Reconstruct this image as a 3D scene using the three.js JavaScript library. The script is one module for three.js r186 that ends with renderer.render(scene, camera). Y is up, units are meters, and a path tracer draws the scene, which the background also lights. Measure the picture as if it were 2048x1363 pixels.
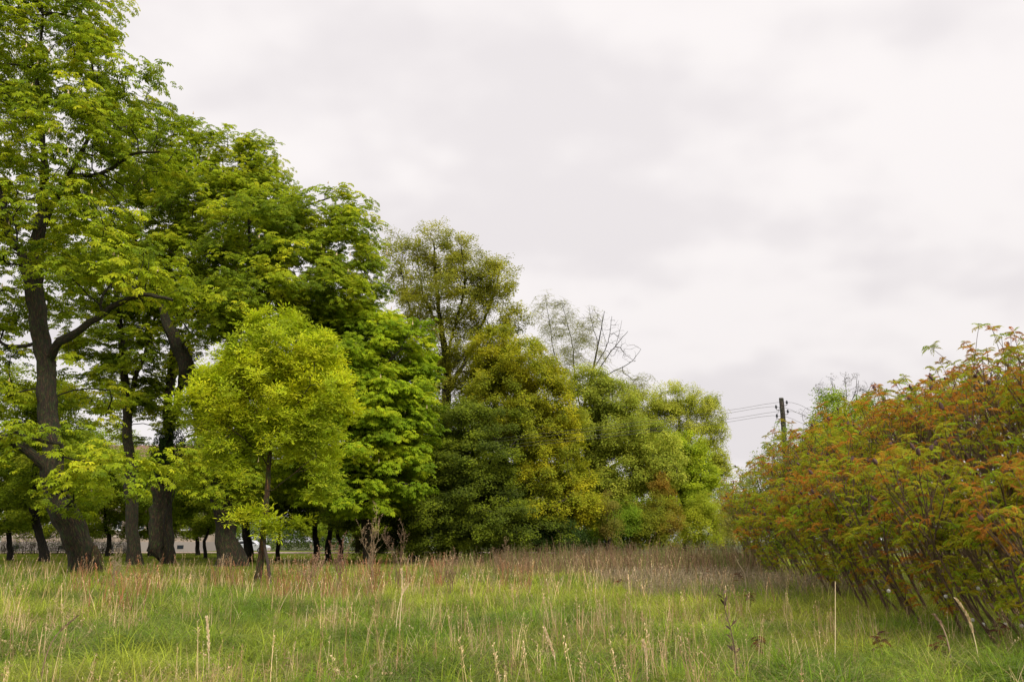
import * as THREE from 'three';
import { mergeGeometries } from 'three/addons/utils/BufferGeometryUtils.js';
import { ImprovedNoise } from 'three/addons/math/ImprovedNoise.js';

// ---------------------------------------------------------------- camera, sky, sun, exposure
const scene = new THREE.Scene();
const EYE = 1.6, FOCAL = 1600, PITCH = Math.atan(399.5 / 1600);
const camera = new THREE.PerspectiveCamera(2 * Math.atan(681.5 / FOCAL) * 180 / Math.PI, 2048 / 1363, 0.1, 2000);
camera.position.set(0, EYE, 0);
camera.rotation.x = PITCH;
const renderer = new THREE.WebGLRenderer({ antialias: true });
renderer.toneMapping = THREE.LinearToneMapping;
renderer.toneMappingExposure = 2.05;
renderer.shadowMap.enabled = true;

const noise3 = new ImprovedNoise();
const fbm = (x, y, z, o = 4) => { let s = 0, a = 0.5; for (let i = 0; i < o; i++) { s += a * noise3.noise(x, y, z); x *= 2.03; y *= 2.03; z *= 2.03; a *= 0.5; } return s; };
{ // overcast sky: a thin bright cloud sheet, smoothly brighter overhead as overcast skies are
  const W = 1024, H = 512, data = new Float32Array(W * H * 4);
  for (let j = 0; j < H; j++) {
    const el = ((j + 0.5) / H - 0.5) * Math.PI, y = Math.sin(el), yc = Math.max(y, 0) + 0.22;
    for (let i = 0; i < W; i++) {
      const az = ((i + 0.5) / W - 0.5) * 2 * Math.PI, x = Math.cos(az) * Math.cos(el), z = Math.sin(az) * Math.cos(el);
      const cx = x / yc, cz = z / yc;
      const c = fbm(cx * 1.1 + 3.1, 0.7, cz * 1.5 + 9.2, 5) + 0.5 * fbm(cx * 3.1 + 7, 4.3, cz * 4.2, 4) + 0.35 * fbm(cx * 8 + 2, 6.3, cz * 9.5, 4);
      const grey = THREE.MathUtils.smoothstep(c, -0.22, 0.3);
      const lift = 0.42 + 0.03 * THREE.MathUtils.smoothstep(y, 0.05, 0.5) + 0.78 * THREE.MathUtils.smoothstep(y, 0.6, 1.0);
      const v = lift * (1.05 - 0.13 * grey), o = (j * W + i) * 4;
      data[o] = v * (1.0 + 0.004 * (1 - grey)); data[o + 1] = v * (0.95 + 0.008 * (1 - grey)); data[o + 2] = v * (0.955 + 0.01 * grey); data[o + 3] = 1;
    }
  }
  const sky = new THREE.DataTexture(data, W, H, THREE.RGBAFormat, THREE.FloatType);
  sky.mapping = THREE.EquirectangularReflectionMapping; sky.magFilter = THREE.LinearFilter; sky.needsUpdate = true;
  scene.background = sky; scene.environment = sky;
}
const sun = new THREE.DirectionalLight(new THREE.Color(1, 0.95, 0.86), 1.5);
sun.position.set(46, 72, 38); sun.target.position.set(0, 0, -40);
sun.castShadow = true; sun.shadow.radius = 36; sun.shadow.mapSize.set(2048, 2048);
Object.assign(sun.shadow.camera, { left: -90, right: 90, top: 90, bottom: -90, near: 1, far: 320 });
scene.add(sun, sun.target);

// ---------------------------------------------------------------- helpers
const V = (x, y, z) => new THREE.Vector3(x, y, z);
const UP = V(0, 1, 0);
function rng(seed) { let s = seed * 7919 + 13; const f = () => { s = (s + 0x6d2b79f5) | 0; let t = Math.imul(s ^ (s >>> 15), 1 | s); t = (t + Math.imul(t ^ (t >>> 7), 61 | t)) ^ t; return ((t ^ (t >>> 14)) >>> 0) / 4294967296; }; f.r = (a, b) => a + (b - a) * f(); f.s = (a) => (f() * 2 - 1) * a; f.pick = (a) => a[Math.floor(f() * a.length)]; return f; }
const ct = Math.cos(PITCH), st = Math.sin(PITCH);
// a place of the photograph (2048 x 1363) at a real distance in front of the eye
function at(px, py, d) {
  const a = px - 1024, b = 681.5 - py, dy = FOCAL * st + b * ct, dz = -(FOCAL * ct - b * st), t = d / -dz;
  return V(a * t, EYE + dy * t, -d);
}
function footDistance(py) { const b = 681.5 - py, dy = FOCAL * st + b * ct, dz = FOCAL * ct - b * st; return dz * EYE / -dy; }
const scaleAt = (py, d) => d / (FOCAL * ct - (681.5 - py) * st);   // metres per pixel there
const used = new Map();
function numbered(name) { const n = used.get(name) ?? 0; used.set(name, n + 1); return n ? name + '_' + String(n).padStart(3, '0') : name; }
function thing(name, label, category, group, pos) {
  const o = new THREE.Group(); o.name = numbered(name); o.userData = { label, category };
  if (group) o.userData.group = group;
  if (pos) o.position.copy(pos);
  scene.add(o); return o;
}
function part(parent, name, geo, mat, kind) {
  const m = new THREE.Mesh(geo, mat); m.name = numbered(name); m.castShadow = m.receiveShadow = true;
  if (kind) m.userData.kind = kind;
  parent.add(m); return m;
}
function copies(parent, name, geo, mat, list, kind = 'stuff') {    // list of { m: Matrix4, c: Color }
  if (!list.length) return null;
  const im = new THREE.InstancedMesh(geo, mat, list.length); im.name = numbered(name); im.castShadow = im.receiveShadow = true;
  list.forEach((e, i) => { im.setMatrixAt(i, e.m); im.setColorAt(i, e.c); });
  if (kind) im.userData.kind = kind;
  parent.add(im); return im;
}
const RGB = (r, g, b) => new THREE.Color().setRGB(r, g, b);
const std = (c, roughness = 0.9, extra = {}) => new THREE.MeshStandardMaterial({ color: c, roughness, ...extra });
const groundHeight = (x, z) => 0.10 * noise3.noise(x * 0.11, 3.3, z * 0.11) + 0.05 * noise3.noise(x * 0.4, 8.1, z * 0.4);

function noiseTexture(w, h, f, repeat) {          // f(u, v) -> [r, g, b] in sRGB 0..255
  const data = new Uint8Array(w * h * 4);
  for (let j = 0; j < h; j++) for (let i = 0; i < w; i++) { const c = f(i / w, j / h), o = (j * w + i) * 4; data[o] = c[0]; data[o + 1] = c[1]; data[o + 2] = c[2]; data[o + 3] = 255; }
  const t = new THREE.DataTexture(data, w, h); t.wrapS = t.wrapT = THREE.RepeatWrapping; t.magFilter = THREE.LinearFilter; t.colorSpace = THREE.SRGBColorSpace; t.needsUpdate = true;
  if (repeat) t.repeat.set(...repeat);
  return t;
}
const ring = (u, v, r, s) => [Math.cos(u * 2 * Math.PI) * r + s, Math.sin(u * 2 * Math.PI) * r, Math.cos(v * 2 * Math.PI) * r * 0.35 + s * 2, Math.sin(v * 2 * Math.PI) * r * 0.35];
const tile4 = (u, v, ru, rv, s) => { const a = u * 2 * Math.PI, b = v * 2 * Math.PI; return fbm(Math.cos(a) * ru + s, Math.sin(a) * ru + Math.cos(b) * rv, Math.sin(b) * rv + s, 5); };
const clamp255 = (v) => Math.max(0, Math.min(255, v));
function barkMaterial(base, seed, moss = 0) {
  const heights = [];
  const map = noiseTexture(256, 512, (u, v) => {
    const ridges = Math.abs(tile4(u, v, 3.2, 0.9, seed)) * 2.4, fine = tile4(u, v, 9, 5, seed + 5), m = tile4(u, v, 1.2, 1.3, seed + 9);
    const k = 0.45 + 1.05 * Math.min(1, ridges) + 0.7 * fine;
    heights.push(k);
    const g = moss * Math.max(0, m + 0.15) * 2.2;
    return [clamp255(base[0] * k * (1 - 0.25 * g)), clamp255(base[1] * k * (1 + 0.35 * g)), clamp255(base[2] * k * (1 - 0.3 * g))];
  });
  const bump = noiseTexture(256, 512, () => [0, 0, 0]);
  heights.forEach((k, i) => { const v = clamp255(k * 150); bump.image.data[i * 4] = bump.image.data[i * 4 + 1] = bump.image.data[i * 4 + 2] = v; });
  bump.colorSpace = THREE.NoColorSpace;
  return new THREE.MeshStandardMaterial({ map, bumpMap: bump, bumpScale: 0.12, roughness: 0.95 });
}
const BARK = {
  chestnut: barkMaterial([80, 60, 42], 1, 0.8),
  brown: barkMaterial([56, 45, 33], 2.7, 0.4),
  red: barkMaterial([112, 76, 50], 4.1, 0.9),
  grey: barkMaterial([98, 88, 76], 6.6, 0.2),
  twig: std(RGB(0.045, 0.034, 0.024), 0.95),
  sumac: barkMaterial([185, 146, 116], 8.2, 0.1),
};
const LEAF = new THREE.MeshPhysicalMaterial({ color: 0xffffff, vertexColors: true, roughness: 1, transmission: 0.48, thickness: 0, side: THREE.DoubleSide, specularIntensity: 0.18 });
LEAF.name = 'leaf';
const BLADE = new THREE.MeshPhysicalMaterial({ color: 0xffffff, vertexColors: true, roughness: 1, transmission: 0.5, thickness: 0, side: THREE.DoubleSide, specularIntensity: 0.15 });
BLADE.name = 'blade';
const sumacLeafMats = new Map();
const STRAW = new THREE.MeshStandardMaterial({ color: 0xffffff, vertexColors: true, roughness: 0.95, side: THREE.DoubleSide });

// ---------------------------------------------------------------- small leaf geometry
class Leaves {
  constructor() { this.p = []; this.n = []; this.c = []; this.i = []; }
  tri(a, b, c, col) { const k = this.p.length / 3; for (const v of [a, b, c]) this.p.push(v.x, v.y, v.z); const n = b.clone().sub(a).cross(c.clone().sub(a)).normalize(); for (let q = 0; q < 3; q++) { this.n.push(n.x, n.y, n.z); this.c.push(col[0], col[1], col[2]); } this.i.push(k, k + 1, k + 2); }
  // a leaf blade from a towards dir, folded along its midrib, drooping
  leaf(a, dir, len, wid, up, col, droop = 0.2, fold = 0.25, widest = 0.55) {
    const d = dir.clone().normalize(), side = d.clone().cross(up).normalize(), nrm = side.clone().cross(d);
    const mid = a.clone().addScaledVector(d, len * widest).addScaledVector(UP, -droop * len * widest * widest);
    const tip = a.clone().addScaledVector(d, len * (1 - droop * 0.25)).addScaledVector(UP, -droop * len);
    const l = mid.clone().addScaledVector(side, wid * 0.5).addScaledVector(nrm, fold * wid * 0.5), r = mid.clone().addScaledVector(side, -wid * 0.5).addScaledVector(nrm, fold * wid * 0.5);
    this.tri(a, l, tip, col); this.tri(a, tip, r, col);
  }
  stick(a, b, w, col) { const d = b.clone().sub(a), s = d.clone().cross(UP).setLength(w), t = d.clone().cross(s).setLength(w * 0.8); this.tri(a.clone().add(s), a.clone().sub(s), b, col); this.tri(a.clone().add(t), a.clone().sub(t), b, col); }
  build() { const g = new THREE.BufferGeometry(); g.setAttribute('position', new THREE.Float32BufferAttribute(this.p, 3)); g.setAttribute('normal', new THREE.Float32BufferAttribute(this.n, 3)); g.setAttribute('color', new THREE.Float32BufferAttribute(this.c, 3)); g.setIndex(this.i); return g; }
}
const shade = (R, a = 0.18) => { const k = 1 + R.s(a); return [k * (1 + R.s(0.1)), k, k * (1 + R.s(0.1))]; };
const TWIGC = [0.25, 0.16, 0.5];
function chestnutSpray(seed) {      // palmate leaves, each of drooping leaflets round one point
  const R = rng(seed), L = new Leaves();
  for (let k = 0; k < 5; k++) {
    const az = k * 2.4 + R.s(0.5), reach = R.r(0.10, 0.34), hub = V(Math.cos(az) * reach, R.r(-0.06, 0.16), Math.sin(az) * reach);
    L.stick(V(0, -0.06, 0), hub, 0.006, TWIGC);
    const tilt = V(Math.cos(az) * 0.5 + R.s(0.2), 1, Math.sin(az) * 0.5 + R.s(0.2)).normalize(), base = R.r(0, 6), c = shade(R), size = R.r(0.8, 1.15);
    for (let q = 0; q < 6; q++) {
      const a = base + (q - 2.5) * 0.95, flat = V(Math.cos(a), 0, Math.sin(a)); flat.addScaledVector(tilt, -flat.dot(tilt)).normalize();
      L.leaf(hub, flat.addScaledVector(UP, -0.12), size * (0.23 - 0.03 * Math.abs(q - 2.5)), size * 0.088, tilt, c, 0.42 + R.s(0.15), 0.3, 0.62);
    }
  }
  return L.build();
}
function broadSpray(seed, n, len, wid, spread, droop = 0.25) {  // simple leaves along a short twig
  const R = rng(seed), L = new Leaves();
  L.stick(V(0, -spread * 0.3, 0), V(0, spread * 0.6, 0), 0.004, TWIGC);
  for (let k = 0; k < n; k++) {
    const az = k * 2.4 + R.s(0.4), y = R.r(-0.3, 0.7) * spread, r = R.r(0.05, 0.55) * spread, a = V(Math.cos(az) * r, y, Math.sin(az) * r);
    L.leaf(a, V(Math.cos(az + R.s(0.7)), R.s(0.5), Math.sin(az + R.s(0.7))), len * R.r(0.7, 1.25), wid * R.r(0.75, 1.2), V(R.s(0.5), 1, R.s(0.5)).normalize(), shade(R), droop + R.s(0.15), 0.25);
  }
  return L.build();
}
function ashSpray(seed) {           // star-like tufts of narrow leaflets at a twig end
  const R = rng(seed), L = new Leaves();
  L.stick(V(0, -0.16, 0), V(0, 0.04, 0), 0.004, [0.3, 0.2, 0.5]);
  for (let k = 0; k < 7; k++) {
    const az = k * 2.4 + R.s(0.5), d = V(Math.cos(az), R.r(-0.35, 1.5), Math.sin(az)).normalize(), len = R.r(0.14, 0.24), c = shade(R, 0.22);
    for (let q = 0; q < 2; q++) {
      const b = d.clone().multiplyScalar(len * (0.35 + 0.35 * q)).addScaledVector(UP, -0.02), s = d.clone().cross(V(R.s(0.5), 1, R.s(0.5))).normalize();
      for (const sg of [1, -1]) L.leaf(b, d.clone().multiplyScalar(0.8).addScaledVector(s, sg), 0.12, 0.038, UP, c, 0.1 + R.s(0.2), 0.2, 0.5);
    }
    L.leaf(d.clone().multiplyScalar(len), d, 0.14, 0.042, V(R.s(0.5), 1, R.s(0.5)).normalize(), c, 0.1, 0.2, 0.5);
  }
  return L.build();
}
function willowSpray(seed, n = 14) {
  const R = rng(seed), L = new Leaves();
  for (let k = 0; k < 3; k++) {
    const az = k * 2.1 + R.s(0.5), d = V(Math.cos(az) * 0.7, R.r(-0.7, 0.35), Math.sin(az) * 0.7).normalize(), len = R.r(0.4, 0.7);
    L.stick(V(0, 0, 0), d.clone().multiplyScalar(len), 0.004, TWIGC);
    for (let q = 0; q < n / 2; q++) { const b = d.clone().multiplyScalar(len * (q + 1) / (n / 2)), s = V(R.s(1), R.s(0.4) - 0.2, R.s(1)); L.leaf(b, s.addScaledVector(d, 0.8), 0.12 * R.r(0.8, 1.2), 0.032, V(R.s(1), 1, R.s(1)).normalize(), shade(R), 0.3, 0.1, 0.5); }
  }
  return L.build();
}
function sumacFrond(seed, n = 8, redness = 0) {  // one pinnate leaf: an arching rachis with paired drooping leaflets
  const R = rng(seed), L = new Leaves(), pts = [], len = 0.40;
  for (let k = 0; k <= n; k++) { const t = k / n; pts.push(V(len * (t - 0.12 * t * t), len * (0.34 * t - 0.62 * t * t), R.s(0.006))); }
  const red = [0.9, 0.32, 0.7];
  for (let k = 0; k < n; k++) {
    L.stick(pts[k], pts[k + 1], 0.004, red);
    const d = pts[k + 1].clone().sub(pts[k]).normalize(), c = shade(R, 0.15), grow = 0.55 + 0.45 * Math.sin(Math.PI * (k + 1.5) / (n + 2));
    if (k) for (const sg of [1, -1]) L.leaf(pts[k], V(d.x * 0.5, -0.35 + R.s(0.25), sg * 0.9), 0.135 * grow, 0.042, V(0, 1, sg * 0.5).normalize(), c, 0.4 + R.s(0.2), 0.2, 0.4);
  }
  L.leaf(pts[n], V(0.7, -0.6, 0), 0.09, 0.035, UP, [1, 1, 1], 0.3, 0.2, 0.45);
  return L.build();
}
const SPRAY = {
  chestnut: [chestnutSpray(11), chestnutSpray(12), chestnutSpray(13)],
  maple: [broadSpray(21, 14, 0.15, 0.13, 0.42), broadSpray(22, 14, 0.14, 0.12, 0.42)],
  small: [broadSpray(31, 16, 0.115, 0.085, 0.4), broadSpray(32, 16, 0.11, 0.08, 0.4)],
  ash: [ashSpray(41), ashSpray(42), ashSpray(43)],
  willow: [willowSpray(51), willowSpray(52)],
  shrub: [broadSpray(61, 13, 0.10, 0.06, 0.34), broadSpray(62, 13, 0.09, 0.055, 0.34)],
  ivy: [broadSpray(71, 16, 0.10, 0.09, 0.3, 0.6), broadSpray(72, 16, 0.10, 0.09, 0.3, 0.6)],
};
const spikeGeo = (() => { const g = new THREE.ConeGeometry(0.055, 0.26, 6, 3); const p = g.attributes.position; const R = rng(5); for (let i = 0; i < p.count; i++) p.setXYZ(i, p.getX(i) * R.r(0.7, 1.3), p.getY(i) + 0.13, p.getZ(i) * R.r(0.7, 1.3)); g.computeVertexNormals(); return g; })();
const spikeMat = std(0xffffff, 0.9);

// ---------------------------------------------------------------- wood
class Wood {
  constructor() { this.p = []; this.n = []; this.uv = []; this.i = []; }
  // tube along pts with radii; rough > 0 gives it ribs and lumps
  tube(pts, rad, sides, rough = 0, flare = 0, seed = 0) {
    const base = this.p.length / 3, N = pts.length; if (N < 2) return;
    let nrm = V(1, 0, 0), along = 0;
    for (let k = 0; k < N; k++) {
      const t = (k < N - 1 ? pts[k + 1].clone().sub(pts[k]) : pts[k].clone().sub(pts[k - 1])).normalize();
      if (k > 0 && k < N - 1) t.add(pts[k].clone().sub(pts[k - 1]).normalize()).normalize();
      nrm.addScaledVector(t, -nrm.dot(t)); if (nrm.lengthSq() < 1e-4) nrm.set(0, 0, 1).addScaledVector(t, -t.z); nrm.normalize();
      const b = t.clone().cross(nrm); if (k) along += pts[k].distanceTo(pts[k - 1]);
      for (let s = 0; s <= sides; s++) {
        const a = (s % sides) / sides * 2 * Math.PI, cs = Math.cos(a), sn = Math.sin(a);
        let r = rad[k];
        if (rough) { r *= 1 + rough * (1.4 * noise3.noise(cs * 1.6 + seed, along * 0.35, sn * 1.6) + 0.8 * noise3.noise(cs * 4 + seed, along * 0.7, sn * 4)); }
        if (flare) { const f = Math.max(0, 1 - Math.max(0, along - 0.5) / 1.2); r *= 1 + flare * f * f * (0.6 + 0.9 * Math.max(0, Math.cos(a * 5 + seed))); }
        const q = nrm.clone().multiplyScalar(cs).addScaledVector(b, sn);
        this.p.push(pts[k].x + q.x * r, pts[k].y + q.y * r, pts[k].z + q.z * r); this.n.push(q.x, q.y, q.z);
        this.uv.push(s / sides * Math.max(1, Math.round(rad[0] * 6.28 / 0.9)), along / 2.2);
      }
      if (k) for (let s = 0; s < sides; s++) { const o = base + (k - 1) * (sides + 1) + s, w = sides + 1; this.i.push(o, o + 1, o + w, o + 1, o + w + 1, o + w); }
    }
  }
  get empty() { return !this.i.length; }
  build(smooth) { const g = new THREE.BufferGeometry(); g.setAttribute('position', new THREE.Float32BufferAttribute(this.p, 3)); g.setAttribute('normal', new THREE.Float32BufferAttribute(this.n, 3)); g.setAttribute('uv', new THREE.Float32BufferAttribute(this.uv, 2)); g.setIndex(this.i); if (smooth) g.computeVertexNormals(); return g; }
}
const treeStats = [];
// A tree: hand-placed trunk and limbs, a crown volume filled with twig ends, and branches grown from the wood to each of them.
// o: { name, label, category, group, seed, d, trunk: [[px, py, width px, dz]], limbs: [...], blobs: [[px, py, rx, ry, dz, rz, amount]], ... }
function makeTree(o) {
  const R = rng(o.seed), d = o.d ?? footDistance(o.trunk[0][1]);
  const root = at(o.trunk[0][0], o.trunk[0][1], d); root.y = groundHeight(root.x, root.z) - 0.05;
  const T = thing(o.name ?? 'tree', o.label, o.category ?? 'tree', o.group, root);
  const nodes = [];               // { p, parent, r, fixed, path, chain }
  const lines = [o.trunk, ...(o.limbs ?? [])], bark = o.bark ?? BARK.brown;
  lines.forEach((line, li) => {
    const pts = line.map(([x, y, w, dz], k) => at(x, y, d + (dz ?? (li ? (o.spread ?? 1) * 0.28 * k * ((li % 2) ? 1 : -1) : 0))));
    const wid = line.map(([x, y, w]) => w * 0.5 * scaleAt(y, d) * (li ? (o.limbScale ?? 0.8) : (o.trunkScale ?? 0.85)));
    if (!li) { pts[0].y = root.y; pts.unshift(pts[0].clone().add(V(0, -0.5, 0))); wid.unshift(wid[0] * 1.05); }
    const curve = new THREE.CatmullRomCurve3(pts, false, 'centripetal'), L = curve.getLength(), n = Math.max(3, Math.ceil(L / 0.45));
    const sp = [], sr = [];
    for (let k = 0; k <= n; k++) {
      const u = k / n, t = curve.getUtoTmapping(u), f = t * (pts.length - 1), i = Math.min(pts.length - 2, Math.floor(f));
      sp.push(curve.getPoint(t)); sr.push(wid[i] + (wid[i + 1] - wid[i]) * (f - i));
    }
    if (li) { let best = 0, bd = 1e9; nodes.forEach((q, k) => { const e = q.p.distanceTo(sp[0]); if (e < bd) { bd = e; best = k; } }); sp[0].copy(nodes[best].p); sr[0] = Math.min(sr[0] * 1.15, nodes[best].r); }
    for (let k = 1; k < sp.length - 1; k++) { const j = sr[k] * 0.12 + (li ? 0.012 + sr[k] * 0.25 : 0.015); sp[k].add(V(R.s(j), R.s(j), R.s(j))); }
    const w = new Wood(); w.tube(sp.map((q) => q.clone().sub(root)), sr, sr[0] > 0.25 ? 18 : sr[0] > 0.1 ? 12 : 7, sr[0] > 0.12 ? (o.rough ?? 0.16) : 0.06, li ? 0 : 0.45 * (o.flare ?? 0.45), o.seed + li);
    part(T, li ? 'limb' : 'trunk', w.build(true), bark);
    sp.forEach((q, k) => { if (!li && q.y < (o.clearBelow ?? 1.5) + root.y) return; nodes.push({ p: q, parent: -1, r: sr[k], fixed: true, path: 0, dir: (k ? q.clone().sub(sp[k - 1]) : sp[1].clone().sub(q)).normalize() }); });
  });
  // where the twigs end
  const targets = [];
  for (const b of o.blobs) {
    const [px, py, rx, ry, dz = 0, rz0, amt = 1, bare = false] = b, c = at(px, py, d + dz), s = scaleAt(py, d + dz), ax = rx * s, ay = ry * s, az = rz0 ?? (o.depth ?? 0.8) * Math.max(ax, ay * 0.8);
    const n = Math.ceil((o.clumps ?? 2) * (o.more ?? 1.9) * amt * ax * ay * Math.PI * (0.6 + 0.13 * Math.min(az, 6)));
    let tries = 0, got = 0;
    while (got < n && tries++ < n * 8) {
      const v = V(R.s(1), R.s(1), R.s(1)); const l = v.length(); if (l > 1 || l < 0.01) continue;
      v.multiplyScalar(Math.pow(l, (o.shell ?? 0.55)) / l);
      const edge = (R() < (o.poke ?? 0.16) ? R.r(1.0, 1.25) : 1) + 0.34 * noise3.noise(v.x * 2.2 + px, v.y * 2.2, v.z * 2.2 + o.seed);
      const p = V(c.x + v.x * ax * edge, c.y + v.y * ay * edge, c.z + v.z * az * edge);
      const f = o.gapScale ?? 0.45;
      if (noise3.noise(p.x * f, p.y * f * 1.7 + o.seed, p.z * f) < (o.gap ?? -0.12)) continue;
      if (p.y < root.y + (o.lowest ?? 0.6)) continue;
      targets.push({ p, c, w: 0, bare, far: v.length() }); got++;
    }
  }
  const manual = nodes.length;
  for (const t of targets) { let bd = 1e9; for (let k = 0; k < manual; k++) { const e = nodes[k].p.distanceToSquared(t.p); if (e < bd) bd = e; } t.w = Math.sqrt(bd) * R.r(0.9, 1.1); }
  targets.sort((a, b) => a.w - b.w);
  const step = o.step ?? 0.8;
  for (const t of targets) {
    let best = 0, bc = 1e9;
    for (let k = 0; k < nodes.length; k++) { const q = nodes[k]; let c = q.p.distanceTo(t.p); if (c > bc) continue; c = c * (q.p.y > t.p.y + 0.3 ? 1.25 : 1) + 0.22 * q.path; if (c < bc) { bc = c; best = k; } }
    const A = nodes[best], L = A.p.distanceTo(t.p), n = Math.max(1, Math.ceil(L / step));
    const C = A.p.clone().addScaledVector(A.dir, L * (o.straight ? 0.08 : 0.22)).addScaledVector(t.p.clone().sub(A.p), o.straight ? 0.4 : 0.28).addScaledVector(UP, L * (o.arch ?? 0.08));
    let prev = best;
    for (let k = 1; k <= n; k++) {
      const u = k / n, q = A.p.clone().multiplyScalar((1 - u) * (1 - u)).addScaledVector(C, 2 * u * (1 - u)).addScaledVector(t.p, u * u);
      if (k < n) q.add(V(R.s(1), R.s(1), R.s(1)).multiplyScalar(0.06 * step));
      nodes.push({ p: q, parent: prev, r: 0, fixed: false, path: A.path + L * u, dir: q.clone().sub(nodes[prev].p).normalize(), tip: k === n ? t : null });
      prev = nodes.length - 1;
    }
  }
  // thickness of the grown wood, from the twigs down
  const e = 2.3, tipR = o.tipRadius ?? 0.009, sum = new Float64Array(nodes.length), kids = nodes.map(() => []);
  for (let k = nodes.length - 1; k >= 0; k--) { const q = nodes[k]; if (q.fixed) continue; q.r = Math.min(0.22, Math.pow(sum[k] + Math.pow(tipR, e), 1 / e)); sum[q.parent] += Math.pow(q.r, e); kids[q.parent].push(k); }
  const wood = new Wood();
  const run = (start, from) => {
    const pts = [nodes[from].p.clone().sub(root)], rad = [Math.min(nodes[start].r * 1.05, nodes[from].r)]; let k = start;
    for (;;) {
      pts.push(nodes[k].p.clone().sub(root)); rad.push(nodes[k].tip && !kids[k].length ? nodes[k].r * 0.5 : nodes[k].r);
      if (!kids[k].length) break;
      let big = kids[k][0]; for (const c of kids[k]) if (nodes[c].r > nodes[big].r) big = c;
      for (const c of kids[k]) if (c !== big) run(c, k);
      k = big;
    }
    wood.tube(pts, rad, rad[0] > 0.07 ? 7 : rad[0] > 0.03 ? 5 : 3);
  };
  for (let k = 0; k < nodes.length; k++) if (nodes[k].fixed) for (const c of kids[k]) run(c, k);
  if (!wood.empty) part(T, 'branchwork', wood.build(), o.twigMat ?? bark, 'stuff');
  // leaves
  const kinds = SPRAY[o.spray ?? 'maple'], lists = kinds.map(() => []), M = new THREE.Matrix4(), Q = new THREE.Quaternion(), Q2 = new THREE.Quaternion();
  const pal = o.palette.map((c) => RGB(...c)), spikes = [];
  for (const t of targets) {
    if (t.bare) continue;
    const out = t.p.clone().sub(t.c); out.y *= 0.4; if (out.lengthSq() < 1e-6) out.set(1, 0, 0); out.normalize();
    const hue = 0.5 + 0.9 * noise3.noise(t.p.x * 0.5, t.p.y * 0.5, t.p.z * 0.5 + o.seed) + R.s(0.15);
    const n = Math.max(0, Math.round((o.leaves ?? 8) * (o.lush ?? 1.5) * R.r(0.7, 1.3))), cr = o.clumpRadius ?? 0.7;
    for (let k = 0; k < n; k++) {
      const a = R() * 6.283, rr = Math.sqrt(R()) * cr, p = V(t.p.x + Math.cos(a) * rr, t.p.y + R.s(cr * (o.clumpFlat ?? 0.4)) - rr * rr * (o.clumpDroop ?? 0.15), t.p.z + Math.sin(a) * rr).sub(root);
      const up = V(out.x * 0.45 + R.s(0.4), 1, out.z * 0.45 + R.s(0.4)).normalize(); Q.setFromUnitVectors(UP, up); Q2.setFromAxisAngle(UP, R() * 6.283); Q.multiply(Q2);
      const s = (o.leafSize ?? 1) * R.r(0.75, 1.25), c = new THREE.Color(), h = Math.max(0, Math.min(0.999, hue + R.s(0.22))) * (pal.length - 1), hi = Math.floor(h);
      c.copy(pal[hi]).lerp(pal[Math.min(hi + 1, pal.length - 1)], h - hi).multiplyScalar(R.r(0.85, 1.15));
      lists[Math.floor(R() * kinds.length)].push({ m: new THREE.Matrix4().compose(p, Q.clone(), V(s, s, s)), c });
    }
    if (o.spikes && R() < o.spikes) spikes.push({ m: new THREE.Matrix4().compose(t.p.clone().addScaledVector(out, cr * 0.5).add(V(0, 0.25, 0)).sub(root), Q.identity().clone(), V(1, R.r(0.8, 1.3), 1)), c: RGB(0.62, 0.48, 0.26).multiplyScalar(R.r(0.7, 1.1)) });
  }
  kinds.forEach((g, k) => copies(T, 'crown', g, LEAF, lists[k]));
  if (spikes.length) copies(T, 'flower_spike', spikeGeo, spikeMat, spikes);
  treeStats.push([T.name, targets.length, lists.reduce((s, l) => s + l.length, 0), wood.i.length / 3]);
  return T;
}

// ---------------------------------------------------------------- ground and road
const soil = noiseTexture(512, 512, (u, v) => { const a = tile4(u, v, 1.6, 1.6, 3), b = tile4(u, v, 7, 7, 8); const k = 1 + 0.7 * b; return [clamp255((66 + 34 * a) * k), clamp255((70 + 12 * a) * k), clamp255((30 + 12 * a) * k)]; }, [1, 1]);
{
  const g = new THREE.PlaneGeometry(1, 1, 260, 260), p = g.attributes.position, uv = g.attributes.uv;
  const warp = (t) => Math.sign(t) * (Math.abs(t) * 60 + Math.pow(Math.abs(t), 5) * 840);
  for (let i = 0; i < p.count; i++) { const x = warp(p.getX(i) * 2), z = warp(p.getY(i) * 2) - 35; p.setXYZ(i, x, groundHeight(x, z), z); uv.setXY(i, x / 6, z / 6); }
  const ix = g.index.array; for (let i = 0; i < ix.length; i += 3) { const t = ix[i]; ix[i] = ix[i + 1]; ix[i + 1] = t; }
  for (let i = 0; i < ix.length; i += 3) { const t = ix[i + 1]; ix[i + 1] = ix[i + 2]; ix[i + 2] = t; }
  g.computeVertexNormals(); if (g.attributes.normal.getY(0) < 0) { for (let i = 0; i < ix.length; i += 3) { const t = ix[i + 1]; ix[i + 1] = ix[i + 2]; ix[i + 2] = t; } g.computeVertexNormals(); }
  const m = new THREE.Mesh(g, new THREE.MeshStandardMaterial({ map: soil, roughness: 1 })); m.name = 'ground'; m.receiveShadow = true;
  m.userData = { kind: 'structure', label: 'meadow ground sloping gently to the trees', category: 'ground' }; scene.add(m);
}
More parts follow.
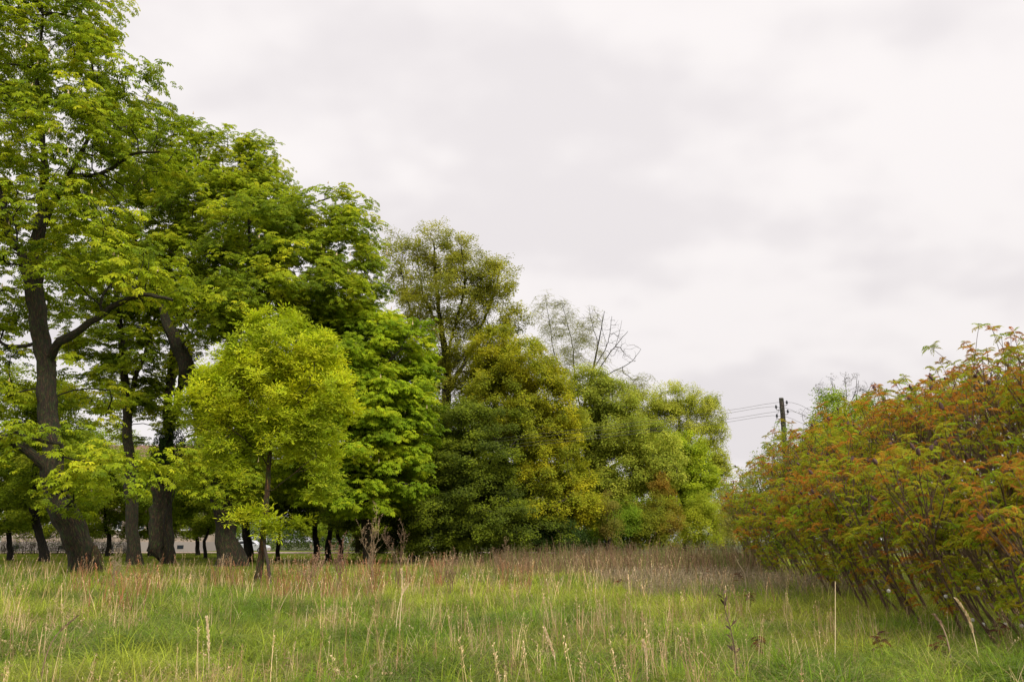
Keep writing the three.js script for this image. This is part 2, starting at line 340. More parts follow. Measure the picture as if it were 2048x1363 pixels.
{ // paved lane in front of the house, seen between the trunks
  const tex = noiseTexture(256, 256, (u, v) => { const k = 1 + 0.5 * tile4(u, v, 6, 6, 21); return [clamp255(158 * k), clamp255(136 * k), clamp255(128 * k)]; }, [0.3, 0.3]);
  const s = new THREE.Shape(); s.moveTo(-78, 0); s.lineTo(8, 0); s.lineTo(8, 5); s.lineTo(-78, 5); s.closePath();
  const g = new THREE.ExtrudeGeometry(s, { depth: 0.14, bevelEnabled: true, bevelSize: 0.03, bevelThickness: 0.03 }); g.rotateX(-Math.PI / 2);
  const m = new THREE.Mesh(g, new THREE.MeshStandardMaterial({ map: tex, roughness: 0.95 })); m.name = 'road'; m.position.set(0, 0.02, -103.5); m.receiveShadow = true;
  m.userData = { kind: 'structure', label: 'pale pinkish paved lane in front of the house', category: 'road' }; scene.add(m);
}

// ---------------------------------------------------------------- the house behind the trees
{
  const D = 118, H = thing('apartment_house', 'beige rendered house with white framed windows half hidden behind the trunks', 'house', null, V(-73.2, 0, -D));
  const wallTex = noiseTexture(256, 256, (u, v) => { const a = tile4(u, v, 1.5, 2, 31), b = tile4(u, v, 8, 8, 33), k = 1 + 0.35 * a + 0.25 * b; return [clamp255(158 * k), clamp255(142 * k), clamp255(126 * k)]; }, [0.12, 0.12]);
  const wallMat = new THREE.MeshStandardMaterial({ map: wallTex, roughness: 0.95 });
  const W = 28.2, Hh = 12.6, opening = []; const shape = new THREE.Shape(); shape.moveTo(0, 1.45); shape.lineTo(W, 1.45); shape.lineTo(W, Hh); shape.lineTo(0, Hh); shape.closePath();
  for (let s = 0; s < 3; s++) for (let k = 0; k < 8; k++) { const x = 2.5 + k * 3.3, y = 3.1 + s * 3.3; opening.push([x, y]); const h = new THREE.Path(); h.moveTo(x, y); h.lineTo(x, y + 1.65); h.lineTo(x + 1.35, y + 1.65); h.lineTo(x + 1.35, y); h.closePath(); shape.holes.push(h); }
  const wall = new THREE.ExtrudeGeometry(shape, { depth: 0.4, bevelEnabled: false }); wall.translate(0, 0, -0.4); part(H, 'wall', wall, wallMat);
  for (const [x, z, w, dd] of [[0, -9, 0.4, 8.6], [W - 0.4, -9, 0.4, 8.6]]) { const g = new THREE.BoxGeometry(w, Hh - 1.45, dd); g.translate(x + w / 2, 1.45 + (Hh - 1.45) / 2, z + dd / 2); part(H, 'wall', g, wallMat); }
  { const g = new THREE.BoxGeometry(W, Hh - 1.45, 0.4); g.translate(W / 2, 1.45 + (Hh - 1.45) / 2, -9.2); part(H, 'wall', g, wallMat); }
  const plinth = new THREE.BoxGeometry(W + 0.16, 1.45, 9.6); plinth.translate(W / 2, 0.725, -4.65); part(H, 'plinth', plinth, std(RGB(0.30, 0.26, 0.23), 0.95));
  const band = new THREE.BoxGeometry(W + 0.1, 0.18, 0.1); band.translate(W / 2, 2.2, 0.052); part(H, 'string_course', band, std(RGB(0.5, 0.43, 0.35), 0.9));
  const floorG = new THREE.BoxGeometry(W - 0.8, 0.3, 8.2); floorG.translate(W / 2, Hh - 0.3, -4.7); part(H, 'attic_floor', floorG, std(RGB(0.2, 0.18, 0.16)));
  const whiteM = std(RGB(0.75, 0.75, 0.74), 0.5), glass = std(RGB(0.02, 0.025, 0.03), 0.08, { metalness: 0 });
  const bars = []; for (const [bx, by, bw, bh] of [[0, 0, 1.35, 0.09], [0, 1.56, 1.35, 0.09], [0, 0.09, 0.09, 1.47], [1.26, 0.09, 0.09, 1.47], [0.63, 0.09, 0.09, 1.47], [0.09, 1.1, 0.54, 0.06], [0.72, 1.1, 0.54, 0.06]]) { const b = new THREE.BoxGeometry(bw, bh, 0.08); b.translate(bx + bw / 2, by + bh / 2, 0); bars.push(b); }
  const frameG = mergeGeometries(bars), paneG = new THREE.BoxGeometry(1.3, 1.6, 0.02); paneG.translate(0.675, 0.82, -0.045); const sillG = new THREE.BoxGeometry(1.55, 0.08, 0.22); sillG.translate(0.675, -0.045, 0.2);
  for (const [x, y] of opening) { const w = part(H, 'window', frameG, whiteM); w.position.set(x, y, -0.16); part(w, 'pane', paneG, glass); part(w, 'sill', sillG, whiteM); }
  const rs = new THREE.Shape(); rs.moveTo(0.9, Hh + 0.02); rs.lineTo(-10.1, Hh + 0.02); rs.lineTo(-10.1, Hh + 0.28); rs.lineTo(-4.6, Hh + 3.2); rs.lineTo(0.9, Hh + 0.28); rs.closePath();
  const roof = new THREE.ExtrudeGeometry(rs, { depth: W + 1.2, bevelEnabled: false }); roof.rotateY(-Math.PI / 2); roof.translate(W + 0.6, 0, 0);
  { const p = roof.attributes.position; for (let i = 0; i < p.count; i++) { } }
  part(H, 'roof', roof, std(RGB(0.16, 0.085, 0.06), 0.9));
  const cell = new THREE.BoxGeometry(0.9, 0.5, 0.05); for (const k of [0, 2, 4, 6, 7]) { const g = cell.clone(); g.translate(2.4 + k * 3.35, 0.75, 0.17); part(H, 'cellar_window', g, glass); }
}

// ---------------------------------------------------------------- trees, from the left edge to the right
const CH = [[0.16, 0.23, 0.010], [0.27, 0.35, 0.012], [0.40, 0.48, 0.014], [0.54, 0.57, 0.02]];
const CH_BRIGHT = [[0.20, 0.31, 0.010], [0.31, 0.43, 0.012], [0.43, 0.54, 0.014], [0.54, 0.60, 0.018]];
makeTree({ name: 'chestnut_tree', label: 'tallest chestnut with a leaning trunk and a hollow at its foot', seed: 101, bark: BARK.chestnut, spray: 'chestnut', palette: CH,
  trunkScale: 1, trunk: [[166, 1151, 46], [160, 1100, 46], [147, 1065, 52], [129, 1030, 52], [114, 990, 48], [106, 940, 42], [102, 890, 38], [97, 840, 36], [95, 780, 34], [88, 700, 32], [76, 640, 30], [68, 580, 32], [68, 535, 29], [76, 470, 24], [84, 425, 20], [90, 360, 16], [84, 280, 12], [72, 200, 9], [78, 110, 6], [86, 30, 3]],
  limbs: [[[66, 565, 28], [42, 505, 22], [16, 468, 19], [2, 400, 15], [-22, 300, 11], [-32, 170, 7]],
    [[97, 718, 24, 0], [115, 690, 21, -0.5], [145, 668, 19, -1], [190, 640, 16, -1.6], [236, 606, 13, -2.2], [290, 590, 9, -2.8], [345, 600, 6, -3.2]],
    [[80, 450, 18, 0], [128, 372, 15, 0.6], [152, 318, 12, 1], [178, 268, 8, 1.5], [172, 170, 5, 2]],
    [[140, 352, 11, 0.8], [208, 345, 9, 0], [262, 310, 7, -0.8], [318, 303, 5, -1.4]],
    [[114, 955, 26, 0], [74, 918, 22, -0.5], [30, 888, 19, -1], [-25, 866, 16, -1.5], [-90, 820, 11, -2]],
    [[60, 690, 9, 0.5], [10, 690, 8, 1.5], [-40, 640, 6, 2.5]]],
  blobs: [[70, 90, 150, 120, 0, 4.5, 0.8], [215, 165, 100, 80, 0, 4, 1.0], [265, 270, 75, 80, -0.5, 4, 1], [150, 300, 120, 110, -1.5, 4, 0.75], [30, 300, 140, 130, 1, 5, 0.6], [-120, 200, 190, 260, 0, 6, 0.5], [150, 470, 120, 90, -2, 3.5, 0.8], [40, 520, 120, 120, 2, 4, 0.4], [-110, 600, 170, 220, 0, 5, 0.5], [250, 560, 110, 65, -2.5, 2.5, 0.9], [40, 760, 110, 70, 2, 3, 0.35], [60, 900, 130, 45, -2, 2.5, 0.5], [220, 945, 130, 42, -3, 2.2, 1.1], [140, 985, 60, 28, -2.5, 1.5, 0.8], [170, 780, 80, 60, 2, 3, 0.4], [10, -120, 220, 150, 0, 5, 0.6], [170, 20, 45, 60, 0, 2, 1]],
  clumps: 1.55, leaves: 10, lush: 0.5, leafSize: 1.05, poke: 0.25, tipRadius: 0.012, clumpRadius: 0.85, clumpFlat: 0.5, clumpDroop: 0.25, gap: 0.10, gapScale: 0.62, spikes: 0.12, rough: 0.2, flare: 0.35, clearBelow: 5, lowest: 3 });

makeTree({ name: 'chestnut_tree', label: 'slim dark trunk standing left of the thick double trunk', seed: 102, lush: 0.9, d: 55, bark: BARK.chestnut, twigMat: BARK.chestnut, spray: 'chestnut', palette: CH,
  trunk: [[270, 1131, 36], [266, 1080, 28], [261, 1000, 26], [256, 900, 23], [253, 820, 20], [247, 740, 17], [240, 660, 14], [234, 610, 11], [226, 540, 7]],
  limbs: [[[254, 840, 13], [270, 760, 11], [290, 705, 9], [305, 655, 7], [318, 600, 4]]],
  blobs: [[240, 560, 90, 80, 0, 4, 0.9], [200, 660, 90, 70, 1, 4, 0.8], [290, 690, 70, 80, 1, 4, 0.8], [230, 780, 90, 60, 2, 3.5, 0.8], [180, 470, 90, 80, 2, 4, 0.8], [300, 830, 60, 60, 2, 3, 0.8]],
  clumps: 1.5, leaves: 9, clumpRadius: 0.8, clumpFlat: 0.3, gap: -0.1, clearBelow: 6, lowest: 4 });

makeTree({ name: 'chestnut_tree', label: 'chestnut with a thick dark double trunk and ivy bunched halfway up', seed: 103, trunkScale: 0.72, lush: 0.66, poke: 0.25, tipRadius: 0.012, d: 58, bark: BARK.chestnut, spray: 'chestnut', palette: CH,
  trunk: [[336, 1127, 42], [334, 1080, 34], [333, 1020, 29], [336, 940, 27], [338, 870, 25], [336, 800, 26], [344, 740, 26], [350, 690, 28], [338, 640, 24], [330, 580, 20], [345, 500, 15], [365, 420, 11], [380, 340, 7]],
  limbs: [[[312, 1125, 40, -0.6], [310, 1070, 34, -0.6], [314, 1000, 28, -0.5], [320, 930, 24, -0.4], [326, 880, 20, 0]],
    [[337, 860, 18, 0], [352, 820, 18, -0.5], [360, 760, 15, -1], [380, 690, 11, -1.5]],
    [[334, 620, 16, 0], [400, 560, 12, -1], [450, 500, 10, -1.5], [500, 440, 7, -2]], [[334, 600, 13], [300, 540, 10], [270, 480, 7]], [[352, 480, 11], [430, 400, 8], [500, 340, 6], [530, 300, 3]]],
  blobs: [[375, 310, 70, 55, 0, 4, 1.1], [455, 320, 75, 50, 0, 4, 1.1], [520, 325, 45, 55, 0, 3, 1], [520, 390, 60, 60, 0, 4, 1], [430, 420, 110, 80, -1, 5, 1], [320, 430, 100, 90, 0, 5, 0.9], [360, 540, 120, 80, -2, 5, 1], [460, 560, 90, 70, -2, 4, 1], [300, 350, 70, 70, 1, 4, 0.9], [390, 610, 110, 45, -3, 3, 1.1]],
  clumps: 1.6, leaves: 11, clumpRadius: 0.85, clumpFlat: 0.5, clumpDroop: 0.25, gap: -0.06, gapScale: 0.55, spikes: 0.1, rough: 0.24, flare: 0.3, clearBelow: 8, lowest: 6 });
{ // ivy bunched round the double trunk
  const R = rng(77), c = at(336, 905, 57.2), root = at(336, 1120, 57.2); root.y = 0;
  const T = thing('ivy', 'dark rounded clump of ivy wrapped round the double trunk', 'ivy', null, root), lists = [[], []], up = V(0, 1, 0), stem = new Wood();
  const climb = []; for (let k = 0; k < 14; k++) climb.push(V(Math.sin(k) * 0.25 + (k > 8 ? 0.1 : 0), k * 0.62, 0.75 + Math.cos(k * 1.3) * 0.1)); stem.tube(climb, climb.map((_, k) => 0.05 - k * 0.002), 6); part(T, 'stem', stem.build(true), BARK.brown);
  for (let k = 0; k < 900; k++) { const v = V(R.s(1), R.s(1), R.s(1)); const l = v.length(); if (l > 1) continue; v.multiplyScalar(Math.pow(l, 0.4) / l); const q = new THREE.Quaternion().setFromUnitVectors(up, V(v.x, 0.5 + v.y * 0.5, v.z).normalize()); const s = R.r(0.7, 1.1); lists[k & 1].push({ m: new THREE.Matrix4().compose(V(c.x + v.x * 1.15 - root.x, c.y + v.y * 1.75 * (1 + 0.2 * noise3.noise(v.x * 3, v.z * 3, 1)) - root.y, v.z * 1.2), q, V(s, s, s)), c: RGB(0.05, 0.10, 0.018).multiplyScalar(R.r(0.7, 1.4)) }); }
  SPRAY.ivy.forEach((g, k) => copies(T, 'foliage', g, LEAF, lists[k]));
}
makeTree({ name: 'chestnut_tree', label: 'broad chestnut whose thick trunk leans behind the young yellow-green tree', seed: 104, trunkScale: 0.72, lush: 0.7, poke: 0.25, tipRadius: 0.012, d: 52, bark: BARK.chestnut, spray: 'chestnut', palette: CH,
  trunk: [[460, 1134, 74], [453, 1080, 58], [446, 1030, 54], [432, 960, 48], [416, 890, 46], [403, 830, 42], [388, 780, 40], [370, 730, 42], [354, 685, 36], [332, 640, 26], [318, 590, 16]],
  limbs: [[[405, 840, 26, 0], [442, 740, 22, 0.8], [482, 650, 18, 1.4], [522, 570, 14, 1.8], [562, 500, 10, 2.2], [602, 465, 7, 2.6], [655, 440, 4, 3]], [[440, 745, 18, 0.8], [510, 690, 14, 1.5], [570, 650, 11, 2], [640, 600, 8, 2.4], [705, 565, 5, 2.8]], [[432, 965, 20, 0], [480, 920, 16, -0.8], [530, 890, 12, -1.2], [590, 890, 7, -1.6]], [[522, 580, 10, 1.8], [500, 480, 8, 1], [495, 410, 5, 0.5]], [[560, 505, 8, 2], [600, 420, 6, 2.4], [660, 395, 3, 2.6]]],
  blobs: [[500, 480, 80, 70, 1, 5, 1], [575, 470, 70, 60, 2, 4, 1], [655, 430, 65, 45, 2.5, 3.5, 0.8], [705, 440, 40, 50, 2.5, 3, 0.8], [690, 490, 70, 50, 2.5, 4, 0.9], [720, 530, 45, 40, 2.5, 3, 0.9], [610, 560, 110, 70, 1, 5, 1.1], [520, 600, 110, 60, -1, 4, 1.1], [430, 620, 90, 60, -3, 3.5, 1.1], [690, 585, 70, 50, 1.5, 4, 1], [400, 930, 45, 70, -3.5, 2, 1], [480, 960, 50, 50, -1, 3, 0.9], [610, 900, 60, 50, 1, 3, 0.9], [560, 420, 40, 40, 2, 3, 0.9], [440, 720, 80, 60, 3, 4, 0.8], [500, 980, 60, 40, 2, 3, 0.9], [560, 720, 90, 60, 3, 4, 1.1], [500, 800, 80, 70, 3, 4, 1.1], [600, 830, 80, 70, 3, 4, 1], [450, 860, 50, 50, 3, 3, 1]],
  clumps: 1.6, leaves: 11, clumpRadius: 0.85, clumpFlat: 0.5, clumpDroop: 0.25, gap: -0.06, gapScale: 0.55, spikes: 0.08, rough: 0.22, flare: 0.4, clearBelow: 3.5, lowest: 2.2 });

makeTree({ name: 'chestnut_tree', label: 'round bright green chestnut with drooping leaves, right of the young tree', seed: 105, lush: 1.0, poke: 0.2, d: 56, bark: BARK.chestnut, spray: 'chestnut', palette: CH_BRIGHT,
  trunk: [[736, 1126, 28], [735, 1080, 23], [730, 1000, 20], [722, 920, 18], [715, 840, 15], [708, 760, 11], [704, 690, 6]],
  limbs: [[[724, 955, 14, 0], [760, 900, 11, -1], [800, 880, 8, -2], [848, 850, 4, -2.8]], [[716, 850, 10, 0], [670, 790, 8, -1], [630, 740, 5, -2]], [[712, 800, 9, 0], [760, 740, 7, -1.5], [800, 700, 4, -2.5]], [[728, 980, 10, 0], [680, 930, 8, -2], [640, 900, 5, -3.5]], [[728, 985, 9, 0], [775, 960, 7, -2], [820, 970, 4, -3]]],
  blobs: [[715, 670, 85, 65, 0, 4, 1], [785, 700, 70, 70, 0, 4.5, 1], [700, 770, 110, 90, -1, 5, 1.1], [815, 790, 62, 75, -0.5, 4, 1.1], [790, 880, 72, 70, -1, 4, 1.1], [700, 900, 110, 80, -1, 5, 1.1], [640, 800, 70, 90, 0, 4, 1], [800, 960, 55, 50, -1.5, 3, 1.1], [720, 985, 100, 40, -2, 4, 1], [640, 960, 80, 50, 0, 3.5, 1], [660, 640, 70, 50, 1, 3.5, 1], [770, 820, 80, 60, -2.5, 3.5, 1]],
  clumps: 2.0, leaves: 12, clumpRadius: 0.8, clumpFlat: 0.3, clumpDroop: 0.35, gap: -0.18, spikes: 0.1, clearBelow: 3, lowest: 2.4 });

makeTree({ name: 'young_ash_tree', label: 'young yellow-green tree with a slender reddish trunk, out in the grass', seed: 106, more: 2.3, lush: 0.5, shell: 0.5, leafSize: 1.35, poke: 0.42, bark: BARK.red, twigMat: BARK.red, spray: 'ash', palette: [[0.33, 0.41, 0.012], [0.49, 0.56, 0.014], [0.63, 0.65, 0.018]],
  trunk: [[514, 1173, 23], [519, 1130, 20], [527, 1060, 18], [533, 1000, 17], [537, 940, 14], [540, 880, 11], [545, 800, 8], [549, 720, 4.5], [551, 660, 2]],
  limbs: [[[539, 900, 6, 0], [580, 830, 5, -0.5], [620, 770, 3, -1]], [[541, 870, 6, 0], [500, 800, 4.5, -0.5], [470, 740, 2.5, -0.8]], [[538, 930, 5, 0], [480, 870, 4, -0.6], [420, 830, 2, -1]], [[534, 990, 4, 0], [570, 960, 3, -0.5], [620, 920, 2, -0.8]], [[530, 1060, 3, 0], [560, 1042, 2, -0.3], [580, 1036, 1.2, -0.5]], [[529, 1070, 3, 0], [505, 1045, 2, -0.3], [480, 1040, 1.2, -0.4]]],
  blobs: [[560, 700, 80, 65, 0, 1.5, 1], [530, 790, 110, 80, -0.2, 1.9, 1], [620, 770, 70, 85, 0, 1.5, 1], [445, 800, 60, 45, 0, 1, 0.9], [395, 805, 40, 28, 0, 0.6, 1.2], [440, 770, 50, 40, 0, 0.9, 1], [420, 845, 46, 26, 0, 0.7, 1], [500, 720, 50, 45, 0, 1.1, 0.9], [500, 860, 75, 45, -0.2, 1.2, 0.9], [565, 880, 80, 45, 0, 1.3, 0.9], [470, 900, 50, 36, 0, 0.9, 0.8], [640, 905, 40, 30, 0, 0.8, 0.8], [620, 860, 60, 50, 0, 1.2, 0.9], [680, 800, 36, 34, 0, 0.7, 1], [650, 960, 30, 38, -0.3, 0.5, 1], [555, 655, 50, 30, 0, 0.9, 1], [545, 1042, 36, 18, -0.3, 0.4, 1.2], [480, 1040, 22, 14, -0.3, 0.3, 1], [590, 1040, 18, 10, -0.3, 0.3, 1], [450, 905, 36, 24, -0.2, 0.5, 0.8], [470, 950, 24, 14, -0.2, 0.4, 0.7]],
  clumps: 6.0, leaves: 9, clumpRadius: 0.34, clumpFlat: 1.0, clumpDroop: 0, gap: 0.06, gapScale: 1.2, trunkScale: 0.7, limbScale: 0.55, step: 0.45, tipRadius: 0.005, arch: 0.25, rough: 0.05, flare: 0.15, clearBelow: 0.8, lowest: 1.2 });

const OAK = [[0.20, 0.22, 0.016], [0.32, 0.33, 0.022], [0.46, 0.45, 0.03]];
makeTree({ name: 'maple_tree', label: 'tall sparse olive-leaved maple with many upright branches showing', seed: 107, leafSize: 1.35, trunkScale: 0.7, limbScale: 0.55, lush: 1.15, more: 2.4, d: 68, bark: BARK.brown, twigMat: BARK.twig, spray: 'small', palette: OAK,
  trunk: [[886, 1110, 36], [885, 1000, 33], [888, 900, 31], [891, 820, 28], [894, 760, 24], [889, 700, 18], [880, 640, 13], [872, 560, 8], [868, 490, 4]],
  limbs: [[[893, 790, 18], [930, 720, 13], [968, 640, 9], [990, 580, 6], [1002, 525, 3]], [[891, 720, 13], [910, 650, 10], [930, 570, 7], [922, 490, 3]], [[890, 770, 14], [852, 690, 10], [820, 620, 7], [800, 530, 3]], [[892, 740, 11], [950, 690, 9], [1000, 650, 5]], [[884, 660, 8], [850, 600, 6], [835, 520, 3]], [[912, 650, 7], [955, 590, 5], [965, 530, 3]]],
  blobs: [[825, 545, 55, 55, 0, 3.5, 0.9], [880, 500, 60, 40, 0, 3.5, 0.9], [940, 550, 65, 45, 0, 4, 1], [1000, 570, 35, 48, 0, 3, 1], [890, 600, 100, 70, 0, 5, 0.9], [985, 640, 55, 40, 0, 3, 1], [850, 690, 80, 60, 0, 4, 1], [950, 710, 80, 50, 0, 4, 1], [1000, 760, 50, 50, 0, 3, 1], [1035, 640, 25, 28, 0, 2, 0.8], [905, 800, 70, 60, 0, 4, 1], [960, 790, 60, 50, 1, 3, 1], [880, 560, 90, 80, 0, 4, 0.8, true], [975, 590, 60, 60, 0, 3, 0.8, true], [790, 490, 25, 20, 0, 2, 0.8]],
  clumps: 1.9, leaves: 6, clumpRadius: 0.6, clumpFlat: 0.7, clumpDroop: 0, gap: -0.1, arch: 0.2, tipRadius: 0.012, lowest: 8, clearBelow: 8 });

makeTree({ name: 'oak_tree', label: 'olive-gold oak with a rounded crown right of the dark tree', seed: 108, shell: 0.7, leafSize: 1.35, limbScale: 0.6, lush: 1.25, more: 2.6, d: 63, bark: BARK.brown, twigMat: BARK.twig, spray: 'small', palette: [[0.22, 0.26, 0.012], [0.37, 0.39, 0.014], [0.55, 0.51, 0.016]],
  trunk: [[1000, 1122, 38], [1000, 1040, 34], [1000, 960, 30], [1006, 900, 26], [1015, 850, 20], [1030, 800, 14], [1040, 740, 7]],
  limbs: [[[1004, 920, 16], [1050, 872, 12], [1100, 850, 8], [1145, 838, 4]], [[1001, 985, 14, 0], [1060, 1000, 10, -1.5], [1112, 1010, 6, -3]], [[1010, 880, 12], [985, 800, 9], [975, 730, 5]], [[1022, 830, 10], [1070, 770, 7], [1100, 730, 4]]],
  blobs: [[990, 700, 50, 42, 0, 3, 1], [1045, 735, 65, 50, 0, 4, 1], [1095, 785, 55, 52, 0, 3.5, 1], [1132, 850, 40, 42, 0, 3, 1], [1065, 850, 80, 60, -1, 4, 1], [1000, 800, 70, 60, 0, 4, 0.9], [1100, 915, 62, 42, -1, 3.5, 1], [1150, 960, 40, 45, -1, 3, 1], [1080, 965, 55, 35, -1.5, 3.5, 1], [1075, 1022, 60, 24, -2, 3, 1.1], [1140, 1030, 50, 32, -1.5, 3, 1], [1170, 1010, 40, 50, 0, 3, 0.9], [1000, 740, 40, 40, 1, 3, 0.9]],
  clumps: 2.3, leaves: 8, clumpRadius: 0.5, clumpFlat: 0.45, clumpDroop: 0.15, gap: 0.0, gapScale: 0.7, tipRadius: 0.011, lowest: 2.5, clearBelow: 3 });

const DARK = [[0.09, 0.125, 0.008], [0.17, 0.215, 0.010], [0.29, 0.345, 0.014]];
makeTree({ name: 'hornbeam_tree', label: 'dark green tree with low tiers of leaves reaching the grass', seed: 109, more: 2.4, lush: 1.6, d: 60, bark: BARK.brown, twigMat: BARK.twig, spray: 'maple', palette: DARK,
  trunk: [[905, 1124, 28], [905, 1060, 25], [906, 1000, 22], [912, 920, 17], [920, 850, 11], [925, 800, 6]],
  limbs: [[[906, 1010, 12, 0], [850, 960, 9, -1], [815, 930, 5, -2]], [[908, 970, 12, 0], [970, 930, 9, -1.5], [1020, 900, 5, -2.5]], [[905, 1050, 11, 0], [960, 1030, 8, -2], [1020, 1025, 5, -3.5]], [[905, 1060, 9, 0], [860, 1050, 6, -2], [840, 1040, 4, -3]]],
  blobs: [[925, 845, 70, 45, 0, 3.5, 1], [880, 930, 65, 65, 0, 4, 1], [965, 925, 80, 60, -1, 4, 1], [1010, 850, 50, 45, 0.5, 3, 0.9], [890, 1040, 75, 50, -1, 4, 1.1], [985, 1045, 90, 45, -1.5, 4, 1.1], [950, 990, 95, 60, -1, 4, 1.1], [1075, 1065, 60, 34, 0, 3, 1.1], [840, 1010, 40, 60, 1, 3, 1], [870, 1085, 60, 25, -1, 3, 1.1], [980, 1090, 100, 22, -0.5, 3, 1.2], [920, 985, 80, 60, 1, 4, 1], [850, 900, 50, 50, 2, 3, 1], [1010, 1000, 60, 50, 1, 3, 1]],
  clumps: 2.2, leaves: 8, clumpRadius: 0.75, clumpFlat: 0.25, clumpDroop: 0.25, gap: -0.04, gapScale: 0.6, lowest: 0.4, clearBelow: 0.8 });

makeTree({ name: 'willow_tree', label: 'thin tree with bare branch tips standing out against the sky', seed: 110, trunkScale: 0.5, limbScale: 0.45, lush: 1.6, d: 76, bark: BARK.brown, twigMat: BARK.twig, spray: 'willow', palette: [[0.26, 0.28, 0.05], [0.38, 0.38, 0.08]],
  trunk: [[1150, 1112, 20], [1150, 1000, 18], [1156, 900, 14], [1165, 830, 11], [1176, 780, 9], [1190, 720, 7], [1200, 670, 4.5], [1209, 622, 2]],
  limbs: [[[1173, 792, 7, 0], [1200, 735, 5, 0.5], [1232, 690, 3.6, 1], [1256, 662, 1.8, 1.3]], [[1186, 738, 5, 0], [1214, 690, 3.4, -0.5], [1224, 632, 1.6, -0.8]], [[1180, 765, 6, 0], [1228, 742, 4, -0.6], [1262, 724, 2.6, -1], [1282, 698, 1.4, -1.2]], [[1165, 832, 7, 0], [1150, 760, 5.5, 0.6], [1145, 690, 4, 1], [1130, 630, 2.5, 1.2], [1122, 598, 1.4, 1.4]], [[1150, 762, 5, 0.6], [1112, 715, 4, 1], [1100, 650, 3, 1.3], [1090, 588, 1.4, 1.5]], [[1198, 690, 3, 0], [1185, 650, 2.4, 0.3], [1178, 612, 1.3, 0.5]], [[1232, 690, 2.2, 1], [1240, 660, 1.6, 1.2], [1244, 640, 1, 1.4]], [[1214, 690, 2, -0.5], [1204, 655, 1.5, -0.4], [1206, 628, 1, -0.3]]],
  blobs: [[1100, 630, 38, 38, 0.8, 2, 1], [1135, 670, 45, 55, 0.8, 2, 0.9], [1178, 635, 24, 26, 0, 1.5, 0.8], [1180, 700, 34, 40, 0, 2, 0.7], [1115, 740, 45, 50, 0, 2.5, 1], [1240, 765, 45, 22, 0, 2, 0.9], [1290, 765, 26, 18, 0, 1.5, 0.8], [1215, 790, 45, 30, 0, 2, 1], [1228, 668, 24, 32, 0, 1.5, 4.16, true], [1258, 705, 24, 22, 0, 1.2, 3.6399999999999997, true], [1215, 700, 40, 40, 0, 2, 2.6, true], [1105, 620, 26, 30, 0, 1.5, 2.6, true], [1180, 640, 22, 26, 0, 1.5, 3.12, true]],
  clumps: 2.2, leaves: 4, clumpRadius: 0.6, clumpFlat: 0.9, gap: -0.2, arch: 0.16, straight: 1, tipRadius: 0.008, lowest: 6, clearBelow: 8 });

makeTree({ name: 'willow_tree', label: 'dense grey-green willow with arching boughs below the bare-tipped tree', seed: 111, limbScale: 0.7, more: 2.4, lush: 1.1, d: 72, bark: BARK.brown, twigMat: BARK.twig, spray: 'small', leafSize: 1.5, palette: [[0.25, 0.30, 0.025], [0.38, 0.43, 0.04], [0.51, 0.54, 0.06]],
  trunk: [[1196, 1114, 24], [1198, 1040, 21], [1202, 960, 17], [1208, 890, 12], [1212, 830, 7]],
  limbs: [[[1203, 950, 10, 0], [1250, 920, 7, -1.5], [1310, 912, 4, -3], [1350, 930, 2, -4]], [[1206, 905, 9, 0], [1250, 862, 6, -1], [1310, 860, 3, -2]], [[1204, 930, 8, 0], [1185, 860, 5, 1], [1178, 800, 3, 1.5]]],
  blobs: [[1180, 775, 40, 42, 0, 3, 1], [1215, 800, 50, 48, 0, 3, 1], [1225, 860, 70, 50, -1, 4, 1.1], [1180, 880, 50, 55, 0, 3.5, 1.1], [1285, 890, 60, 50, -1, 3.5, 1], [1240, 945, 75, 55, -1, 4, 1.1], [1315, 935, 55, 45, -1.5, 3.5, 1], [1200, 1000, 70, 50, -1, 4, 1.1]],
  clumps: 2.0, leaves: 10, clumpRadius: 0.6, clumpFlat: 0.6, clumpDroop: 0.4, gap: -0.05, gapScale: 0.6, lowest: 2, clearBelow: 3 });

makeTree({ name: 'poplar_tree', label: 'pale lime-green tree in the distance left of the utility pole', seed: 112, trunkScale: 0.6, limbScale: 0.6, more: 2.4, lush: 1.8, d: 98, bark: BARK.grey, twigMat: BARK.grey, spray: 'small', palette: [[0.31, 0.35, 0.03], [0.44, 0.48, 0.04], [0.56, 0.57, 0.07]],
  trunk: [[1372, 1108, 20], [1370, 1020, 18], [1366, 940, 14], [1360, 870, 10], [1356, 800, 5]],
  limbs: [[[1366, 950, 9], [1400, 880, 7], [1420, 820, 4]], [[1364, 930, 9], [1320, 870, 7], [1295, 815, 4]], [[1367, 960, 7], [1420, 930, 5], [1445, 910, 3]]],
  blobs: [[1285, 815, 38, 34, 0, 3, 1], [1340, 800, 46, 30, 0, 3.5, 1], [1400, 815, 38, 26, 0, 3, 1], [1425, 835, 24, 34, 0, 2.5, 0.9], [1330, 860, 60, 45, 0, 4, 0.95], [1395, 875, 48, 36, 0, 4, 0.8], [1430, 905, 26, 34, 0, 3, 0.8], [1290, 870, 40, 40, 0, 3.5, 1], [1395, 940, 50, 40, 0, 4, 0.9], [1440, 960, 26, 30, 0, 3, 0.9]],
  clumps: 1.35, leaves: 7, clumpRadius: 0.8, clumpFlat: 0.6, gap: -0.1, leafSize: 1.5, tipRadius: 0.014, lowest: 3, clearBelow: 4 });

